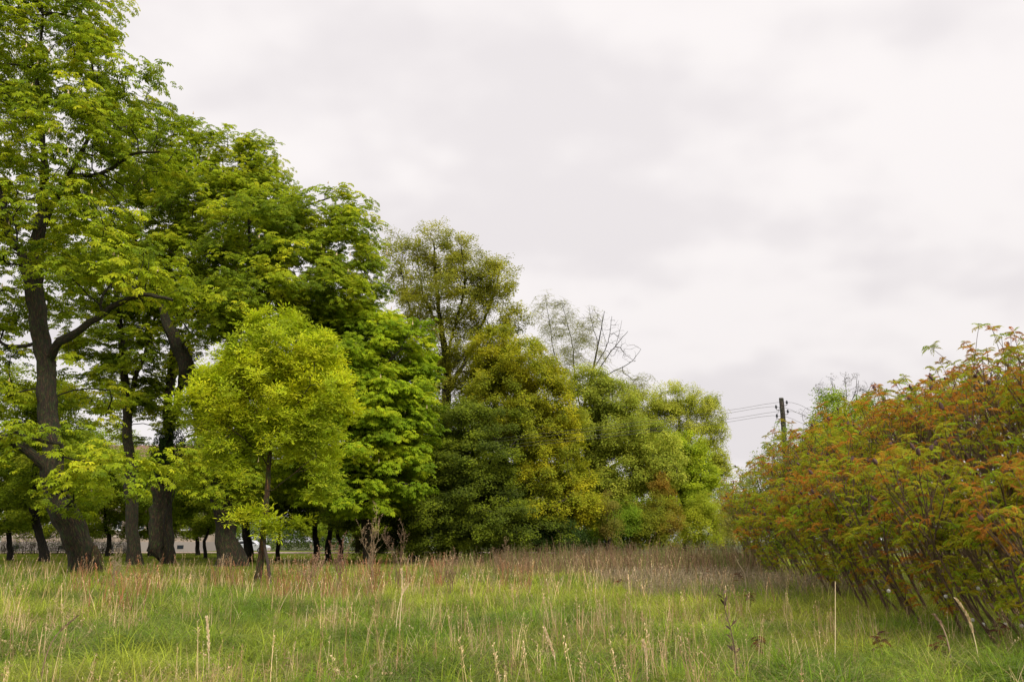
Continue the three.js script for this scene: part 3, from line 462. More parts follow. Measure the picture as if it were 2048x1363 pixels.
makeTree({ name: 'lime_tree', label: 'vivid green bushy tree in front of the pale distant one', seed: 113, more: 2.6, lush: 1.8, d: 84, bark: BARK.brown, twigMat: BARK.twig, spray: 'maple', palette: [[0.25, 0.33, 0.012], [0.37, 0.45, 0.016], [0.48, 0.54, 0.02]],
  trunk: [[1372, 1108, 14], [1372, 1050, 12], [1372, 980, 9], [1372, 920, 5]], limbs: [[[1372, 1010, 6], [1340, 970, 4], [1325, 940, 2]], [[1372, 1000, 6], [1400, 960, 4], [1412, 930, 2]]],
  blobs: [[1370, 905, 38, 34, 0, 2.5, 1.1], [1345, 960, 48, 40, 0, 3, 1.1], [1395, 960, 38, 40, 0, 3, 1.1], [1370, 1000, 55, 36, -0.5, 3, 1], [1330, 890, 26, 24, 0, 2, 0.9]],
  clumps: 1.9, leaves: 8, clumpRadius: 0.75, clumpFlat: 0.4, leafSize: 1.2, gap: -0.2, lowest: 1.2, clearBelow: 1.5 });

// shrubs at the far edge of the field
const shrubs = [
  ['green shrub', 'fresh green shrub below the grey-green willow', 1240, 1052, 62, 52, 66, [[0.18, 0.28, 0.015], [0.30, 0.42, 0.02]], 1],
  ['olive shrub', 'brownish olive shrub between the green and the yellow-green shrub', 1318, 1052, 58, 56, 66, [[0.20, 0.24, 0.015], [0.32, 0.34, 0.02], [0.36, 0.24, 0.03]], 0.8],
  ['yellow shrub', 'bright yellow-green shrub at the far end of the field', 1402, 1045, 44, 50, 70, [[0.34, 0.40, 0.02], [0.50, 0.52, 0.03]], 0.9],
  ['pale shrub', 'pale yellowish shrub at the narrow end of the field beside the sumac', 1446, 1050, 30, 55, 78, [[0.34, 0.36, 0.05], [0.46, 0.42, 0.09]], 0.7],
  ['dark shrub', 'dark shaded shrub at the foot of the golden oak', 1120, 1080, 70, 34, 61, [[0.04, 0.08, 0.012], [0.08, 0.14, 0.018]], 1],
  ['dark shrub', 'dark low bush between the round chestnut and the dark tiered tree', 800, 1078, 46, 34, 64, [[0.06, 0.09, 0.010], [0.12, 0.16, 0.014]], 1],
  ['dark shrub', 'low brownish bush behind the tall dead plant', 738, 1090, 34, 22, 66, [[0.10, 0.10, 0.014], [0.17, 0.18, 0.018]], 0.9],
  ['orange shrub', 'small reddish-brown sapling among the shrubs under the willow', 1322, 985, 26, 34, 68, [[0.34, 0.20, 0.02], [0.28, 0.30, 0.02]], 0.7],
  ['brown shrub', 'brown-tinged sapling right of the golden oak', 1216, 1040, 24, 50, 62, [[0.26, 0.18, 0.03], [0.20, 0.26, 0.02]], 0.6],
];
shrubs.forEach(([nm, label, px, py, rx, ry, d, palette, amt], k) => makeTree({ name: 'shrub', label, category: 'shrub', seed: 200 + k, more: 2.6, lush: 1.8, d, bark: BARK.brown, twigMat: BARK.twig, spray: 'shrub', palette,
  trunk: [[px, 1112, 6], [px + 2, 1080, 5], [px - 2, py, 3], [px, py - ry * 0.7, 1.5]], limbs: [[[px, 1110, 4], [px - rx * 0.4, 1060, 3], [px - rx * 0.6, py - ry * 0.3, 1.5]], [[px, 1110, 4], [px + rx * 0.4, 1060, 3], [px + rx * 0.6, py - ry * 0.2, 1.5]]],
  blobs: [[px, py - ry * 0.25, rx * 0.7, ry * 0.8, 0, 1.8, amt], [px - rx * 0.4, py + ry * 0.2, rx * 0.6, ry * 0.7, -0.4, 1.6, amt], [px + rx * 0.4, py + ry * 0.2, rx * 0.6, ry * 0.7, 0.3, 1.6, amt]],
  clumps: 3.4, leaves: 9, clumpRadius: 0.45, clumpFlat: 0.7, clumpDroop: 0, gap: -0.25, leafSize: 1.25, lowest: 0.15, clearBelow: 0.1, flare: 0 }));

// right of the gap, behind the sumac thicket
makeTree({ name: 'shrub', label: 'light yellow-green bush below the utility pole', category: 'shrub', seed: 220, d: 41, bark: BARK.brown, twigMat: BARK.twig, spray: 'shrub', palette: [[0.17, 0.25, 0.02], [0.28, 0.36, 0.03], [0.40, 0.44, 0.05]],
  trunk: [[1555, 1140, 10], [1552, 1060, 8], [1550, 980, 5], [1548, 900, 2]], limbs: [[[1553, 1040, 5], [1520, 980, 3], [1508, 930, 1.5]], [[1552, 1030, 5], [1580, 960, 3], [1592, 910, 1.5]], [[1551, 990, 3], [1570, 920, 2], [1563, 875, 1]]],
  blobs: [[1548, 930, 34, 40, 0, 1.2, 0.8], [1520, 960, 30, 40, 0, 1, 0.8], [1585, 950, 34, 40, 0, 1.2, 0.9], [1500, 1000, 34, 46, 0, 1.2, 0.9], [1545, 1000, 50, 50, 0, 1.4, 1], [1565, 880, 12, 22, 0, 0.4, 0.9], [1595, 920, 20, 26, 0, 0.6, 0.8], [1560, 1060, 56, 44, 0, 1.4, 1.1], [1575, 1100, 44, 26, 0, 1.2, 1]],
  clumps: 4.5, leaves: 8, clumpRadius: 0.32, clumpFlat: 0.8, clumpDroop: 0, gap: -0.18, gapScale: 0.9, step: 0.5, tipRadius: 0.006, arch: 0.2, lowest: 0.5, clearBelow: 0.5, flare: 0 });
makeTree({ name: 'shrub', label: 'sparse yellow-green sapling at the left end of the sumac thicket', category: 'shrub', seed: 221, d: 50, bark: BARK.brown, twigMat: BARK.twig, spray: 'shrub', palette: [[0.24, 0.27, 0.03], [0.33, 0.31, 0.05], [0.3, 0.22, 0.07]],
  trunk: [[1490, 1130, 7], [1490, 1060, 5], [1488, 990, 3], [1486, 945, 1.5]], limbs: [[[1490, 1060, 3], [1470, 1000, 2], [1462, 960, 1]]],
  blobs: [[1485, 985, 30, 42, 0, 1.2, 0.8], [1472, 1030, 26, 46, 0, 1.2, 0.9], [1505, 1030, 30, 46, 0, 1.2, 0.9]],
  clumps: 3.6, leaves: 7, clumpRadius: 0.35, clumpFlat: 0.8, clumpDroop: 0, gap: -0.2, step: 0.5, tipRadius: 0.007, lowest: 0.4, clearBelow: 0.4, flare: 0 });
makeTree({ name: 'pear_tree', label: 'green tree with thin purplish twigs on top, right of the utility pole', seed: 222, limbScale: 0.5, more: 2.2, lush: 1.6, d: 34, bark: BARK.grey, twigMat: BARK.twig, spray: 'shrub', palette: [[0.15, 0.23, 0.014], [0.25, 0.35, 0.018], [0.37, 0.46, 0.03]],
  trunk: [[1700, 1158, 20], [1698, 1060, 17], [1695, 960, 13], [1692, 880, 9], [1690, 830, 4], [1688, 790, 1.5]], limbs: [[[1696, 960, 8], [1660, 880, 5], [1640, 810, 2.5]], [[1695, 930, 8], [1725, 850, 5], [1742, 790, 2.5]], [[1693, 890, 5], [1670, 820, 3], [1662, 775, 1.5]], [[1692, 860, 5], [1712, 800, 3], [1718, 760, 1.5]]],
  blobs: [[1690, 830, 62, 46, 0, 1.4, 0.9], [1650, 870, 42, 46, 0, 1.2, 1], [1725, 840, 34, 42, 0, 1.2, 1], [1690, 900, 80, 50, 0, 1.6, 1.1], [1628, 930, 36, 40, 0, 1.2, 0.9]],
  clumps: 5.0, leaves: 8, clumpRadius: 0.3, clumpFlat: 0.8, clumpDroop: 0, gap: -0.14, gapScale: 0.9, step: 0.4, tipRadius: 0.005, arch: 0.25, lowest: 2.5, clearBelow: 2 });
makeTree({ name: 'plum_sapling', label: 'airy sapling of dark purplish twigs rising above the green tree', category: 'sapling', seed: 223, limbScale: 0.6, more: 2.5, lush: 1.5, d: 36, bark: BARK.grey, twigMat: BARK.twig, spray: 'shrub', palette: [[0.055, 0.05, 0.03], [0.10, 0.09, 0.04]],
  trunk: [[1692, 1155, 10], [1692, 1000, 8], [1692, 900, 6], [1690, 840, 3], [1693, 790, 1.6], [1690, 755, 0.8]], limbs: [[[1692, 900, 4], [1650, 830, 2.6], [1632, 770, 1.2]], [[1691, 870, 4], [1730, 800, 2.4], [1745, 765, 1.2]], [[1691, 840, 3], [1668, 790, 2], [1664, 755, 1]], [[1691, 830, 3], [1712, 780, 2], [1715, 748, 1]], [[1692, 930, 4], [1640, 880, 2.4], [1606, 840, 1.2]]],
  blobs: [[1690, 785, 48, 34, 0, 1, 0.9], [1640, 820, 30, 46, 0, 0.8, 0.8], [1736, 800, 24, 30, 0, 0.8, 0.8], [1690, 750, 12, 14, 0, 0.3, 1], [1612, 860, 16, 26, 0, 0.5, 0.7], [1690, 775, 55, 36, 0, 1, 1.5, true], [1730, 790, 30, 34, 0, 0.8, 1.5, true], [1638, 810, 30, 40, 0, 0.8, 1.4, true]],
  clumps: 5.5, leaves: 2, clumpRadius: 0.25, clumpFlat: 1, clumpDroop: 0, gap: -0.2, leafSize: 0.5, step: 0.4, tipRadius: 0.004, arch: 0.25, lowest: 4, clearBelow: 3 });

// trees standing farther back, seen under the crowns
const BACK = [[0.20, 0.29, 0.012], [0.32, 0.40, 0.016], [0.46, 0.50, 0.022]];
[
  ['thin trunk at the left edge with yellowish leaves behind it', 20, 1122, 12, [[8, 1010, 60, 60], [40, 930, 70, 70], [-40, 960, 70, 80], [30, 820, 80, 80]], 66, 0.9],
  ['crooked dark tree between the left edge and the leaning chestnut', 84, 1124, 19, [[95, 930, 70, 50], [150, 1000, 50, 40], [110, 830, 80, 70], [60, 1000, 40, 40]], 64, 0.8],
  ['yellow-green tree hanging before the house wall', 215, 1112, 9, [[215, 1000, 70, 45], [190, 1045, 40, 30], [250, 960, 60, 40], [180, 930, 70, 50], [300, 990, 40, 50]], 84, 1],
  ['thin straight tree beside the paved lane', 411, 1118, 7, [[412, 1020, 45, 40], [390, 970, 60, 50], [450, 1010, 45, 40], [360, 1000, 30, 40]], 74, 1],
  ['dark trunk just left of the silver car', 495, 1122, 22, [[495, 1000, 70, 40], [530, 950, 80, 60], [470, 900, 80, 60]], 66, 0.9],
  ['thin dark tree just right of the silver car', 554, 1124, 8, [[560, 1020, 50, 40], [590, 980, 70, 50], [540, 960, 60, 50]], 68, 1],
  ['tree with a dark trunk, left one of the pair right of the car', 634, 1120, 12, [[620, 1020, 55, 34], [660, 980, 70, 50]], 70, 1],
  ['tree with a dark trunk, right one of the pair right of the car', 656, 1122, 13, [[680, 1020, 55, 34], [640, 960, 60, 50]], 67, 1],
  ['crooked thin tree between the trunk pair and the round chestnut', 680, 1126, 9, [[700, 1030, 50, 34], [740, 1000, 60, 40]], 62, 1],
  ['dark low-branched tree between the round chestnut and the dark tiered tree', 826, 1124, 18, [[820, 1030, 50, 45], [790, 1010, 50, 40], [850, 960, 50, 60]], 63, 1],
  ['leafy yellow-green tree beside the house window', 300, 1110, 8, [[305, 1015, 50, 40], [330, 960, 60, 50], [270, 935, 60, 40], [350, 1010, 30, 30], [285, 1050, 26, 18], [272, 1068, 24, 14], [330, 1060, 24, 18]], 88, 1.1],
  ['low leafy tree near the left corner of the house', 150, 1112, 8, [[140, 1030, 50, 30], [100, 990, 60, 40], [180, 985, 60, 40], [60, 1020, 40, 36], [200, 900, 70, 50], [100, 900, 60, 50], [50, 1060, 40, 20], [120, 1062, 26, 16], [205, 1064, 22, 14]], 90, 1.1],
  ['leafy tree hiding the right end of the house', 395, 1112, 8, [[370, 990, 50, 40], [420, 950, 60, 50], [400, 1040, 30, 22], [440, 1040, 40, 30], [372, 1056, 36, 20]], 92, 1.1],
  ['green tree filling the background behind the golden oak', 1090, 1108, 12, [[1000, 900, 80, 80], [1090, 900, 80, 90], [1180, 980, 70, 70], [1260, 1010, 70, 50], [900, 960, 80, 80], [1130, 1010, 80, 50]], 84, 1.1],
  ['distant tree behind the lawn under the round chestnut', 714, 1100, 9, [[715, 1050, 60, 22], [770, 1040, 60, 26], [650, 1050, 50, 22]], 104, 1],
].forEach(([label, px, by, w, blobs, d, amt], k) => makeTree({ name: 'background_tree', label, seed: 300 + k, more: 2.2, lush: 1.6, d, bark: BARK.brown, twigMat: BARK.twig, spray: 'maple', palette: k > 4 && k < 10 ? DARK.concat([[0.14, 0.24, 0.02]]) : BACK,
  trunk: k === 1 ? [[90, by, 24], [80, 1075, 18], [68, 1030, 17], [66, 980, 15], [72, 900, 10], [80, 830, 5]] : [[px, by, w * 1.25], [px - 2 + (k % 3) * 2, by - 40, w], [px + (k % 2 ? 4 : -4), (by + blobs[0][1]) / 2, w * 0.9], [px + (k % 2 ? 2 : -3), blobs[0][1] - 20, w * 0.6], [px, blobs[0][1] - 60, w * 0.3]],
  blobs: blobs.map((b) => [...b, 0, 3, amt]), clumps: 1.5, leaves: 8, clumpRadius: 0.8, clumpFlat: 0.35, clumpDroop: 0.15, leafSize: 1.25, gap: -0.12, lowest: 2, clearBelow: 2, flare: 0.3 }));

// ---------------------------------------------------------------- far hedge and wood that closes the park
{
  const R = rng(55), lists = [[], []];
  const put = (x, z, h, n, c0) => { for (let k = 0; k < n; k++) { const y = Math.pow(R(), 0.7) * h, s = R.r(1.3, 2.2); lists[k & 1].push({ m: new THREE.Matrix4().compose(V(x + R.s(2.2), y, z + R.s(2)), new THREE.Quaternion().setFromEuler(new THREE.Euler(R.s(0.5), R() * 6, R.s(0.5))), V(s, s, s)), c: c0.clone().multiplyScalar(R.r(0.7, 1.3)) }); } };
  for (let x = -120; x < 130; x += 1.6) { const h = (x < -45 ? 7 : x < 20 ? 5 : 8) * (1 + 0.7 * noise3.noise(x * 0.13, 1, 2)); put(x, -146 + R.s(7), h, 190, noise3.noise(x * 0.1, 5, 5) > 0 ? RGB(0.12, 0.18, 0.02) : RGB(0.18, 0.25, 0.03)); }
  const g = new THREE.Group(); g.name = 'distant_woods'; g.userData = { kind: 'stuff', label: 'distant mixed wood closing the far side of the park', category: 'woods' }; scene.add(g);
  SPRAY.maple.forEach((s, k) => copies(g, 'foliage', s, LEAF, lists[k]));
}
{ // low brown hedge before the house
  const R = rng(56), lists = [[], []], root = V(-58, 0, -97), T = thing('hedge', 'low brownish hedge in front of the house wall', 'hedge', null, root), w = new Wood();
  for (let x = -7; x < 13; x += 0.06) { const z = R.s(0.6), h = R.r(1.1, 2.3), lean = R.s(0.3); w.tube([V(x, 0, z), V(x + lean * 0.5, h * 0.5, z + R.s(0.15)), V(x + lean, h, z + R.s(0.3))], [0.02, 0.015, 0.006], 3); for (let k = 0; k < 4; k++) lists[k & 1].push({ m: new THREE.Matrix4().compose(V(x + R.s(0.4), R.r(0.2, 1.5), z + R.s(0.4)), new THREE.Quaternion().setFromAxisAngle(UP, R() * 6), V(1.2, 1.2, 1.2)), c: (R() < 0.7 ? RGB(0.07, 0.05, 0.03) : RGB(0.08, 0.13, 0.02)).multiplyScalar(R.r(0.7, 1.3)) }); }
  part(T, 'stem', w.build(), BARK.twig, 'stuff'); SPRAY.shrub.forEach((s, k) => copies(T, 'foliage', s, LEAF, lists[k]));
}

// ---------------------------------------------------------------- car parked behind the trees
{
  const g0 = at(513, 1100, 103.2); const car = thing('parked_car', 'silver hatchback parked behind the trunks beyond the lawn', 'car', null, V(g0.x, 0.17, -101)); car.rotation.y = 0.05;
  const paint = new THREE.MeshPhysicalMaterial({ color: RGB(0.62, 0.63, 0.66), roughness: 0.35, metalness: 0.3, clearcoat: 1, clearcoatRoughness: 0.08 });
  const dark = std(RGB(0.015, 0.017, 0.02), 0.1), rub = std(RGB(0.02, 0.02, 0.02), 0.8), alloy = std(RGB(0.5, 0.5, 0.52), 0.35, { metalness: 0.8 });
  const ext = (pts, w, bev) => { const s = new THREE.Shape(pts.map((p) => new THREE.Vector2(...p))); const g = new THREE.ExtrudeGeometry(s, { depth: w - 2 * bev, bevelEnabled: true, bevelSize: bev, bevelThickness: bev, bevelSegments: 3 }); g.translate(0, 0, -(w - 2 * bev) / 2); return g; };
  const arch = (cx, r, from, to) => { const o = []; for (let k = 0; k <= 10; k++) { const a = Math.PI * (from + (to - from) * k / 10); o.push([cx + Math.cos(a) * r, 0.32 + Math.sin(a) * r]); } return o; };
  part(car, 'body', ext([[-2.05, 0.3], ...arch(-1.32, 0.36, 1, 0), ...arch(1.25, 0.36, 1, 0), [2.05, 0.32], [2.1, 0.6], [1.98, 0.8], [1.2, 0.95], [0.4, 1.0], [-1.9, 1.02], [-2.12, 0.85], [-2.12, 0.4]], 1.74, 0.06), paint);
  part(car, 'cabin', ext([[1.0, 0.96], [0.35, 1.38], [-0.1, 1.46], [-1.2, 1.44], [-1.75, 1.25], [-2.0, 0.98]], 1.5, 0.08), paint);
  for (const sg of [1, -1]) { for (const pts of [[[0.78, 1.02], [0.3, 1.32], [-0.28, 1.37], [-0.3, 1.02]], [[-0.4, 1.02], [-0.38, 1.37], [-1.1, 1.35], [-1.5, 1.2], [-1.6, 1.02]]]) { const g = new THREE.ExtrudeGeometry(new THREE.Shape(pts.map((p) => new THREE.Vector2(...p))), { depth: 0.02, bevelEnabled: false }); g.translate(0, 0, sg > 0 ? 0.752 : -0.772); part(car, 'side_window', g, dark); } }
  { const g = new THREE.BoxGeometry(0.74, 0.02, 1.3); g.rotateZ(-0.575); g.translate(0.705, 1.2, 0); part(car, 'windscreen', g, dark); }
  for (const x of [-1.32, 1.25]) for (const z of [0.78, -0.78]) { const t = new THREE.CylinderGeometry(0.32, 0.32, 0.2, 24); t.rotateX(Math.PI / 2); const wh = part(car, 'wheel', t, rub); wh.position.set(x, 0.32, z); const r = new THREE.CylinderGeometry(0.2, 0.2, 0.22, 16); r.rotateX(Math.PI / 2); part(wh, 'rim', r, alloy); }
  for (const z of [0.62, -0.62]) { const g = new THREE.BoxGeometry(0.16, 0.16, 0.34); g.translate(2.02, 0.7, z); part(car, 'headlight', g, std(RGB(0.8, 0.82, 0.85), 0.1)); const h = new THREE.BoxGeometry(0.1, 0.26, 0.2); h.translate(-2.12, 0.86, z * 1.15); part(car, 'tail_lamp', h, std(RGB(0.3, 0.01, 0.01), 0.2)); const m = new THREE.BoxGeometry(0.14, 0.12, 0.2); m.translate(0.75, 1.04, z > 0 ? 0.95 : -0.95); part(car, 'mirror', m, paint); }
}

// ---------------------------------------------------------------- utility pole and its wires
{
  const P0 = at(1570, 900, 45), base = V(P0.x, 0, -45), top = at(1564.5, 797, 45), H = top.y;
  const pole = thing('utility_pole', 'weathered wooden utility pole with dark insulators above the bushes', 'pole', null, base);
  const w = new Wood(), pts = [], rad = []; for (let k = 0; k <= 16; k++) { const t = k / 16; pts.push(V((top.x - base.x) * (t - 0.55) / 0.45 * 0.5 * (t > 0.55 ? 1 : 0) + 0.02 * Math.sin(k), t * H - 0.1 * (k === 0), 0)); rad.push(0.185 - 0.055 * t); }
  w.tube(pts, rad, 14, 0.05); part(pole, 'post', w.build(true), BARK.grey);
  const capG = new THREE.CylinderGeometry(0.12, 0.13, 0.05, 14); capG.translate(pts[16].x, H + 0.02, 0); part(pole, 'cap', capG, std(RGB(0.12, 0.11, 0.1)));
  const insM = std(RGB(0.02, 0.022, 0.03), 0.25), iron = std(RGB(0.05, 0.045, 0.04), 0.6, { metalness: 0.5 });
  const ins = new THREE.LatheGeometry([[0, 0], [0.05, 0], [0.085, 0.03], [0.06, 0.07], [0.09, 0.1], [0.055, 0.15], [0.06, 0.19], [0.03, 0.22], [0, 0.22]].map((p) => new THREE.Vector2(...p)), 12);
  const spots = [[-1, 816, 0.34], [1, 807, 0.30], [-1, 834, 0.34], [1, 825, 0.30]];
  const knobs = [];
  for (const [sg, py, off] of spots) {
    const y = at(1566, py, 45).y, px = pts[Math.min(16, Math.round(y / H * 16))].x, x = px + sg * off;
    const arm = new THREE.TubeGeometry(new THREE.CatmullRomCurve3([V(px, y - 0.06, 0), V(px + sg * off * 0.7, y - 0.1, 0), V(x, y - 0.06, 0), V(x, y + 0.02, 0)]), 10, 0.018, 6); part(pole, 'bracket', arm, iron);
    const im = part(pole, 'insulator', ins, insM); im.position.set(x, y, 0); im.scale.setScalar(0.85); knobs.push(V(base.x + x, y + 0.1, -45));
  }
  for (const [sg, y1, dx] of [[-1, 7.0, -1.2], [-1, 6.4, -0.75]]) { const tg = new THREE.TubeGeometry(new THREE.CatmullRomCurve3([V(pts[15].x - 0.18, H - 0.5 - (7 - y1), 0.1), V(pts[12].x - 0.5 + dx * 0.2, H - 2.2, 0.25), V(dx, H - 4.6, 0.4), V(dx * 1.5, 0.3, 0.6)]), 24, 0.009, 4); part(pole, 'stay_wire', tg, iron); }
  // wires run to the left behind the chestnuts and to the right behind the sumac
  const labels = ['upper left overhead wire of the pole', 'topmost overhead wire on the right insulator of the pole', 'lowest overhead wire of the pole', 'third overhead wire from the top of the pole'];
  const wireM = std(RGB(0.10, 0.095, 0.09), 0.5);
  knobs.forEach((k, i) => {
    const Lp = V(-24, k.y + 0.1, -75), Rp = V(34, k.y - 0.9, -62), pts2 = [];
    const sag = (a, b, t, s) => { const q = a.clone().lerp(b, t); q.y -= s * 4 * t * (1 - t); return q; };
    for (let q = 16; q >= 1; q--) pts2.push(sag(k, Lp.clone().add(V((i % 2) * 0.5, 0, (i % 2) * 0.4)), q / 16, 0.55)); pts2.push(k.clone()); for (let q = 1; q <= 8; q++) pts2.push(sag(k, Rp, q / 8, 0.25));
    const g = new THREE.TubeGeometry(new THREE.CatmullRomCurve3(pts2.map((p) => p.clone().sub(k))), 90, 0.009, 5), m = new THREE.Mesh(g, wireM);
    m.name = numbered('overhead_wire'); m.position.copy(k); m.castShadow = true; m.userData = { label: labels[i], category: 'wire' }; scene.add(m);
  });
}

// ---------------------------------------------------------------- sumac thicket on the right
const frondG = [sumacFrond(1), sumacFrond(2), sumacFrond(3, 7)];
const coneG = (() => { const g = new THREE.SphereGeometry(1, 7, 7), p = g.attributes.position, R = rng(9); for (let i = 0; i < p.count; i++) { const y = p.getY(i), k = (1 - 0.45 * (y * 0.5 + 0.5)) * R.r(0.75, 1.25); p.setXYZ(i, p.getX(i) * 0.045 * k, y * 0.09 + 0.07, p.getZ(i) * 0.045 * k); } g.computeVertexNormals(); return g; })();
const coneM = std(RGB(0.10, 0.055, 0.05), 1);
const LEAFCOPPER = [RGB(0.11, 0.045, 0.03), RGB(0.2, 0.08, 0.03)].map((c) => { const m = LEAF.clone(); m.color.copy(c); return m; });
{
  const R = rng(400);
  // the open edge of the thicket, from close by at the right to far off at the left, and how tall it is there
  const edge = [[7.4, 9.0], [7.0, 10.5], [7.0, 13], [7.9, 18.7], [9.3, 26], [12.4, 43]];
  const edgeX = (z) => { for (let k = 0; k < edge.length - 1; k++) if (z <= edge[k + 1][1]) { const t = (z - edge[k][1]) / (edge[k + 1][1] - edge[k][1]); return edge[k][0] + (edge[k + 1][0] - edge[k][0]) * Math.max(0, t); } return edge[edge.length - 1][0] + (z - 43) * 0.2; };
  const outline = [[1400, 985], [1480, 955], [1560, 905], [1640, 860], [1720, 822], [1800, 796], [1880, 752], [1960, 706], [2048, 662], [2300, 560]];
  const topAt = (px) => { let k = 0; while (k < outline.length - 2 && px > outline[k + 1][0]) k++; const t = (px - outline[k][0]) / (outline[k + 1][0] - outline[k][0]); return outline[k][1] + (outline[k + 1][1] - outline[k][1]) * Math.max(-0.3, Math.min(1, t)); };
  const stems = [];
  for (let tries = 0; tries < 4000 && stems.length < 290; tries++) {
    const z = 10.6 + 33 * Math.pow(R(), 1.65), depth = Math.pow(R(), 1.5) * 7.5, x = edgeX(z) + depth;
    if (stems.some((s) => Math.hypot(s.x - x, s.z - z) < 0.28 + 0.012 * z)) continue;
    if (x / z > 0.92) continue;
    stems.push({ x, z, depth });
  }
  stems.sort((a, b) => a.z - b.z);
  const zone = (s) => s.z < 15 ? 'at the near right end' : s.z < 25 ? 'in the middle part' : 'at the far left end';
  stems.forEach((s, idx) => {
    const r = rng(500 + idx), front = s.depth < 1.6, room = 1.6 + (1081 - topAt(1024 + 1640 * (s.x - (front ? 1.9 : 1.2)) / s.z)) / 1590 * s.z, tall = Math.min(5.6, room * (s.z < 14 ? r.r(0.78, 0.93) : r.r(0.88, 1.06))) / 0.92 * (front ? r.r(0.6, 1.0) : 1);
    const base = V(s.x, groundHeight(s.x, -s.z), -s.z), T = thing('sumac_shrub', front ? 'leaning sumac along the open edge of the thicket, ' + zone(s) : 'sumac standing deeper inside the thicket, ' + zone(s), 'sumac', (front ? 'edge' : 'inner') + ' sumacs ' + zone(s) + ' of the thicket', base);
    const lean = front ? r.r(0.45, 0.9) : r.r(0.2, 0.5), az = r.r(-0.35, 0.5), dir0 = V(-lean * Math.cos(az), 1, lean * Math.sin(az)).normalize();
    const tips = [], wood = new Wood();
    const grow = (p, dir, len, rad, level) => {
      const pts = [p.clone()], rr = [rad], n = level === 0 ? 7 : 4; let q = p.clone(), dd = dir.clone();
      for (let k = 1; k <= n; k++) { dd.add(V(r.s(0.09), 0.055, r.s(0.09))).normalize(); q = q.clone().addScaledVector(dd, len / n); pts.push(q.clone()); rr.push(rad * (1 - 0.38 * k / n)); }
      wood.tube(pts, rr, level === 0 ? 8 : level === 1 ? 5 : 4, level === 0 ? 0.08 : 0);
      if (level === 0 && (front || r() < 0.5)) for (let k = 3; k < n; k++) if (r() < 0.75) { const sd = dd.clone().add(V(r.s(0.9), 0.25, r.s(0.9))).normalize(); grow(pts[k], sd, len * r.r(0.16, 0.3), rad * 0.4, 3); }
      if (level <= 1) for (let k = 0; k < 2; k++) { const i0 = 1 + Math.floor(r() * (n - 1)), sd = V(dd.x * 0.7 + r.s(0.4), 1, dd.z * 0.7 + r.s(0.4)).normalize(), l2 = r.r(0.3, 0.8), b0 = pts[i0]; wood.tube([b0, b0.clone().addScaledVector(sd, l2 * 0.5).add(V(r.s(0.03), 0, r.s(0.03))), b0.clone().addScaledVector(sd, l2)], [0.009, 0.007, 0.005], 4); if (r() < 0.5) tips.push({ p: b0.clone().addScaledVector(sd, l2), d: sd, side: true }); }
      if (level >= 1 && r() < 0.8) tips.push({ p: pts[2], d: dd, side: true });
      if (level >= 2 || (level === 1 && r() < 0.1)) { tips.push({ p: q, d: dd }); return; }
      const m = level === 0 ? 3 + (r() < 0.5 ? 1 : 0) : 2 + (r() < 0.5 ? 1 : 0);
      for (let k = 0; k < m; k++) { const a = k / m * 6.28 + r.s(0.5), sd = dd.clone().add(V(Math.cos(a) * 0.62, 0.12, Math.sin(a) * 0.62)).normalize(); grow(q, sd, len * r.r(0.38, 0.58), rad * 0.58, level + 1); }
    };
    grow(V(0, -0.06, 0), dir0, tall * 0.56, (s.depth > 4 ? 0.04 : 0.024) * r.r(0.8, 1.25), 0);
    part(T, 'stem', wood.build(true), BARK.sumac);
    const own = front && s.z < 19, lists = [[], [], []], cones = [];
    const oneByOne = own && idx < 26;
    for (const t of tips) {
      const reddish = r() < 0.30 + 0.07 * Math.max(0, t.p.y - 1.8) + 0.9 * noise3.noise((t.p.x + s.x) * 0.6, t.p.y * 0.6, (t.p.z - s.z) * 0.6), n = t.side ? 3 + Math.floor(r() * 3) : 5 + Math.floor(r() * 5), a0 = r() * 6.28;
      for (let k = 0; k < n; k++) {
        const a = a0 + k / n * 6.28 + r.s(0.35), up = V(t.d.x * 0.6 + r.s(0.25), 1, t.d.z * 0.6 + r.s(0.25)).normalize();
        const Q = new THREE.Quaternion().setFromUnitVectors(UP, up).multiply(new THREE.Quaternion().setFromEuler(new THREE.Euler(0, a, r.r(-0.25, 0.7) * (reddish ? 1.3 : 1))));
        const sc = (reddish ? r.r(0.34, 0.6) : r.r(0.40, 0.70)) * (s.z < 18 ? 0.8 : 0.95), young = reddish && r() < 0.75;
        const c = young ? RGB(r.r(0.38, 0.58), r.r(0.17, 0.29), 0.025) : RGB(r.r(0.28, 0.46), r.r(0.32, 0.46), 0.018); c.multiplyScalar(r.r(0.8, 1.15));
        const pos = t.p.clone().addScaledVector(t.d, -0.06 * r()), g = Math.floor(r() * 3);
        lists[g].push({ m: new THREE.Matrix4().compose(pos, Q, V(sc, sc, sc)), c });
      }
      if (!t.side && r() < 0.13) cones.push(t);
    }
    if (oneByOne) lists.forEach((l, g) => l.forEach((e) => { const key = Math.floor(e.c.r * 12) * 100 + Math.floor(e.c.g * 12); let m = sumacLeafMats.get(key); if (!m) { m = LEAF.clone(); m.color.copy(e.c); sumacLeafMats.set(key, m); } const o = part(T, 'leaf', frondG[g], m); o.applyMatrix4(e.m); }));
    else frondG.forEach((g, k) => copies(T, 'foliage', g, LEAF, lists[k]));
    for (const t of cones) { const c = part(T, 'fruit_cone', coneG, coneM); c.position.copy(t.p); c.quaternion.setFromUnitVectors(UP, t.d); c.scale.set(r.r(0.7, 1.1), r.r(0.5, 0.9), r.r(0.7, 1.1)); }
  });
}
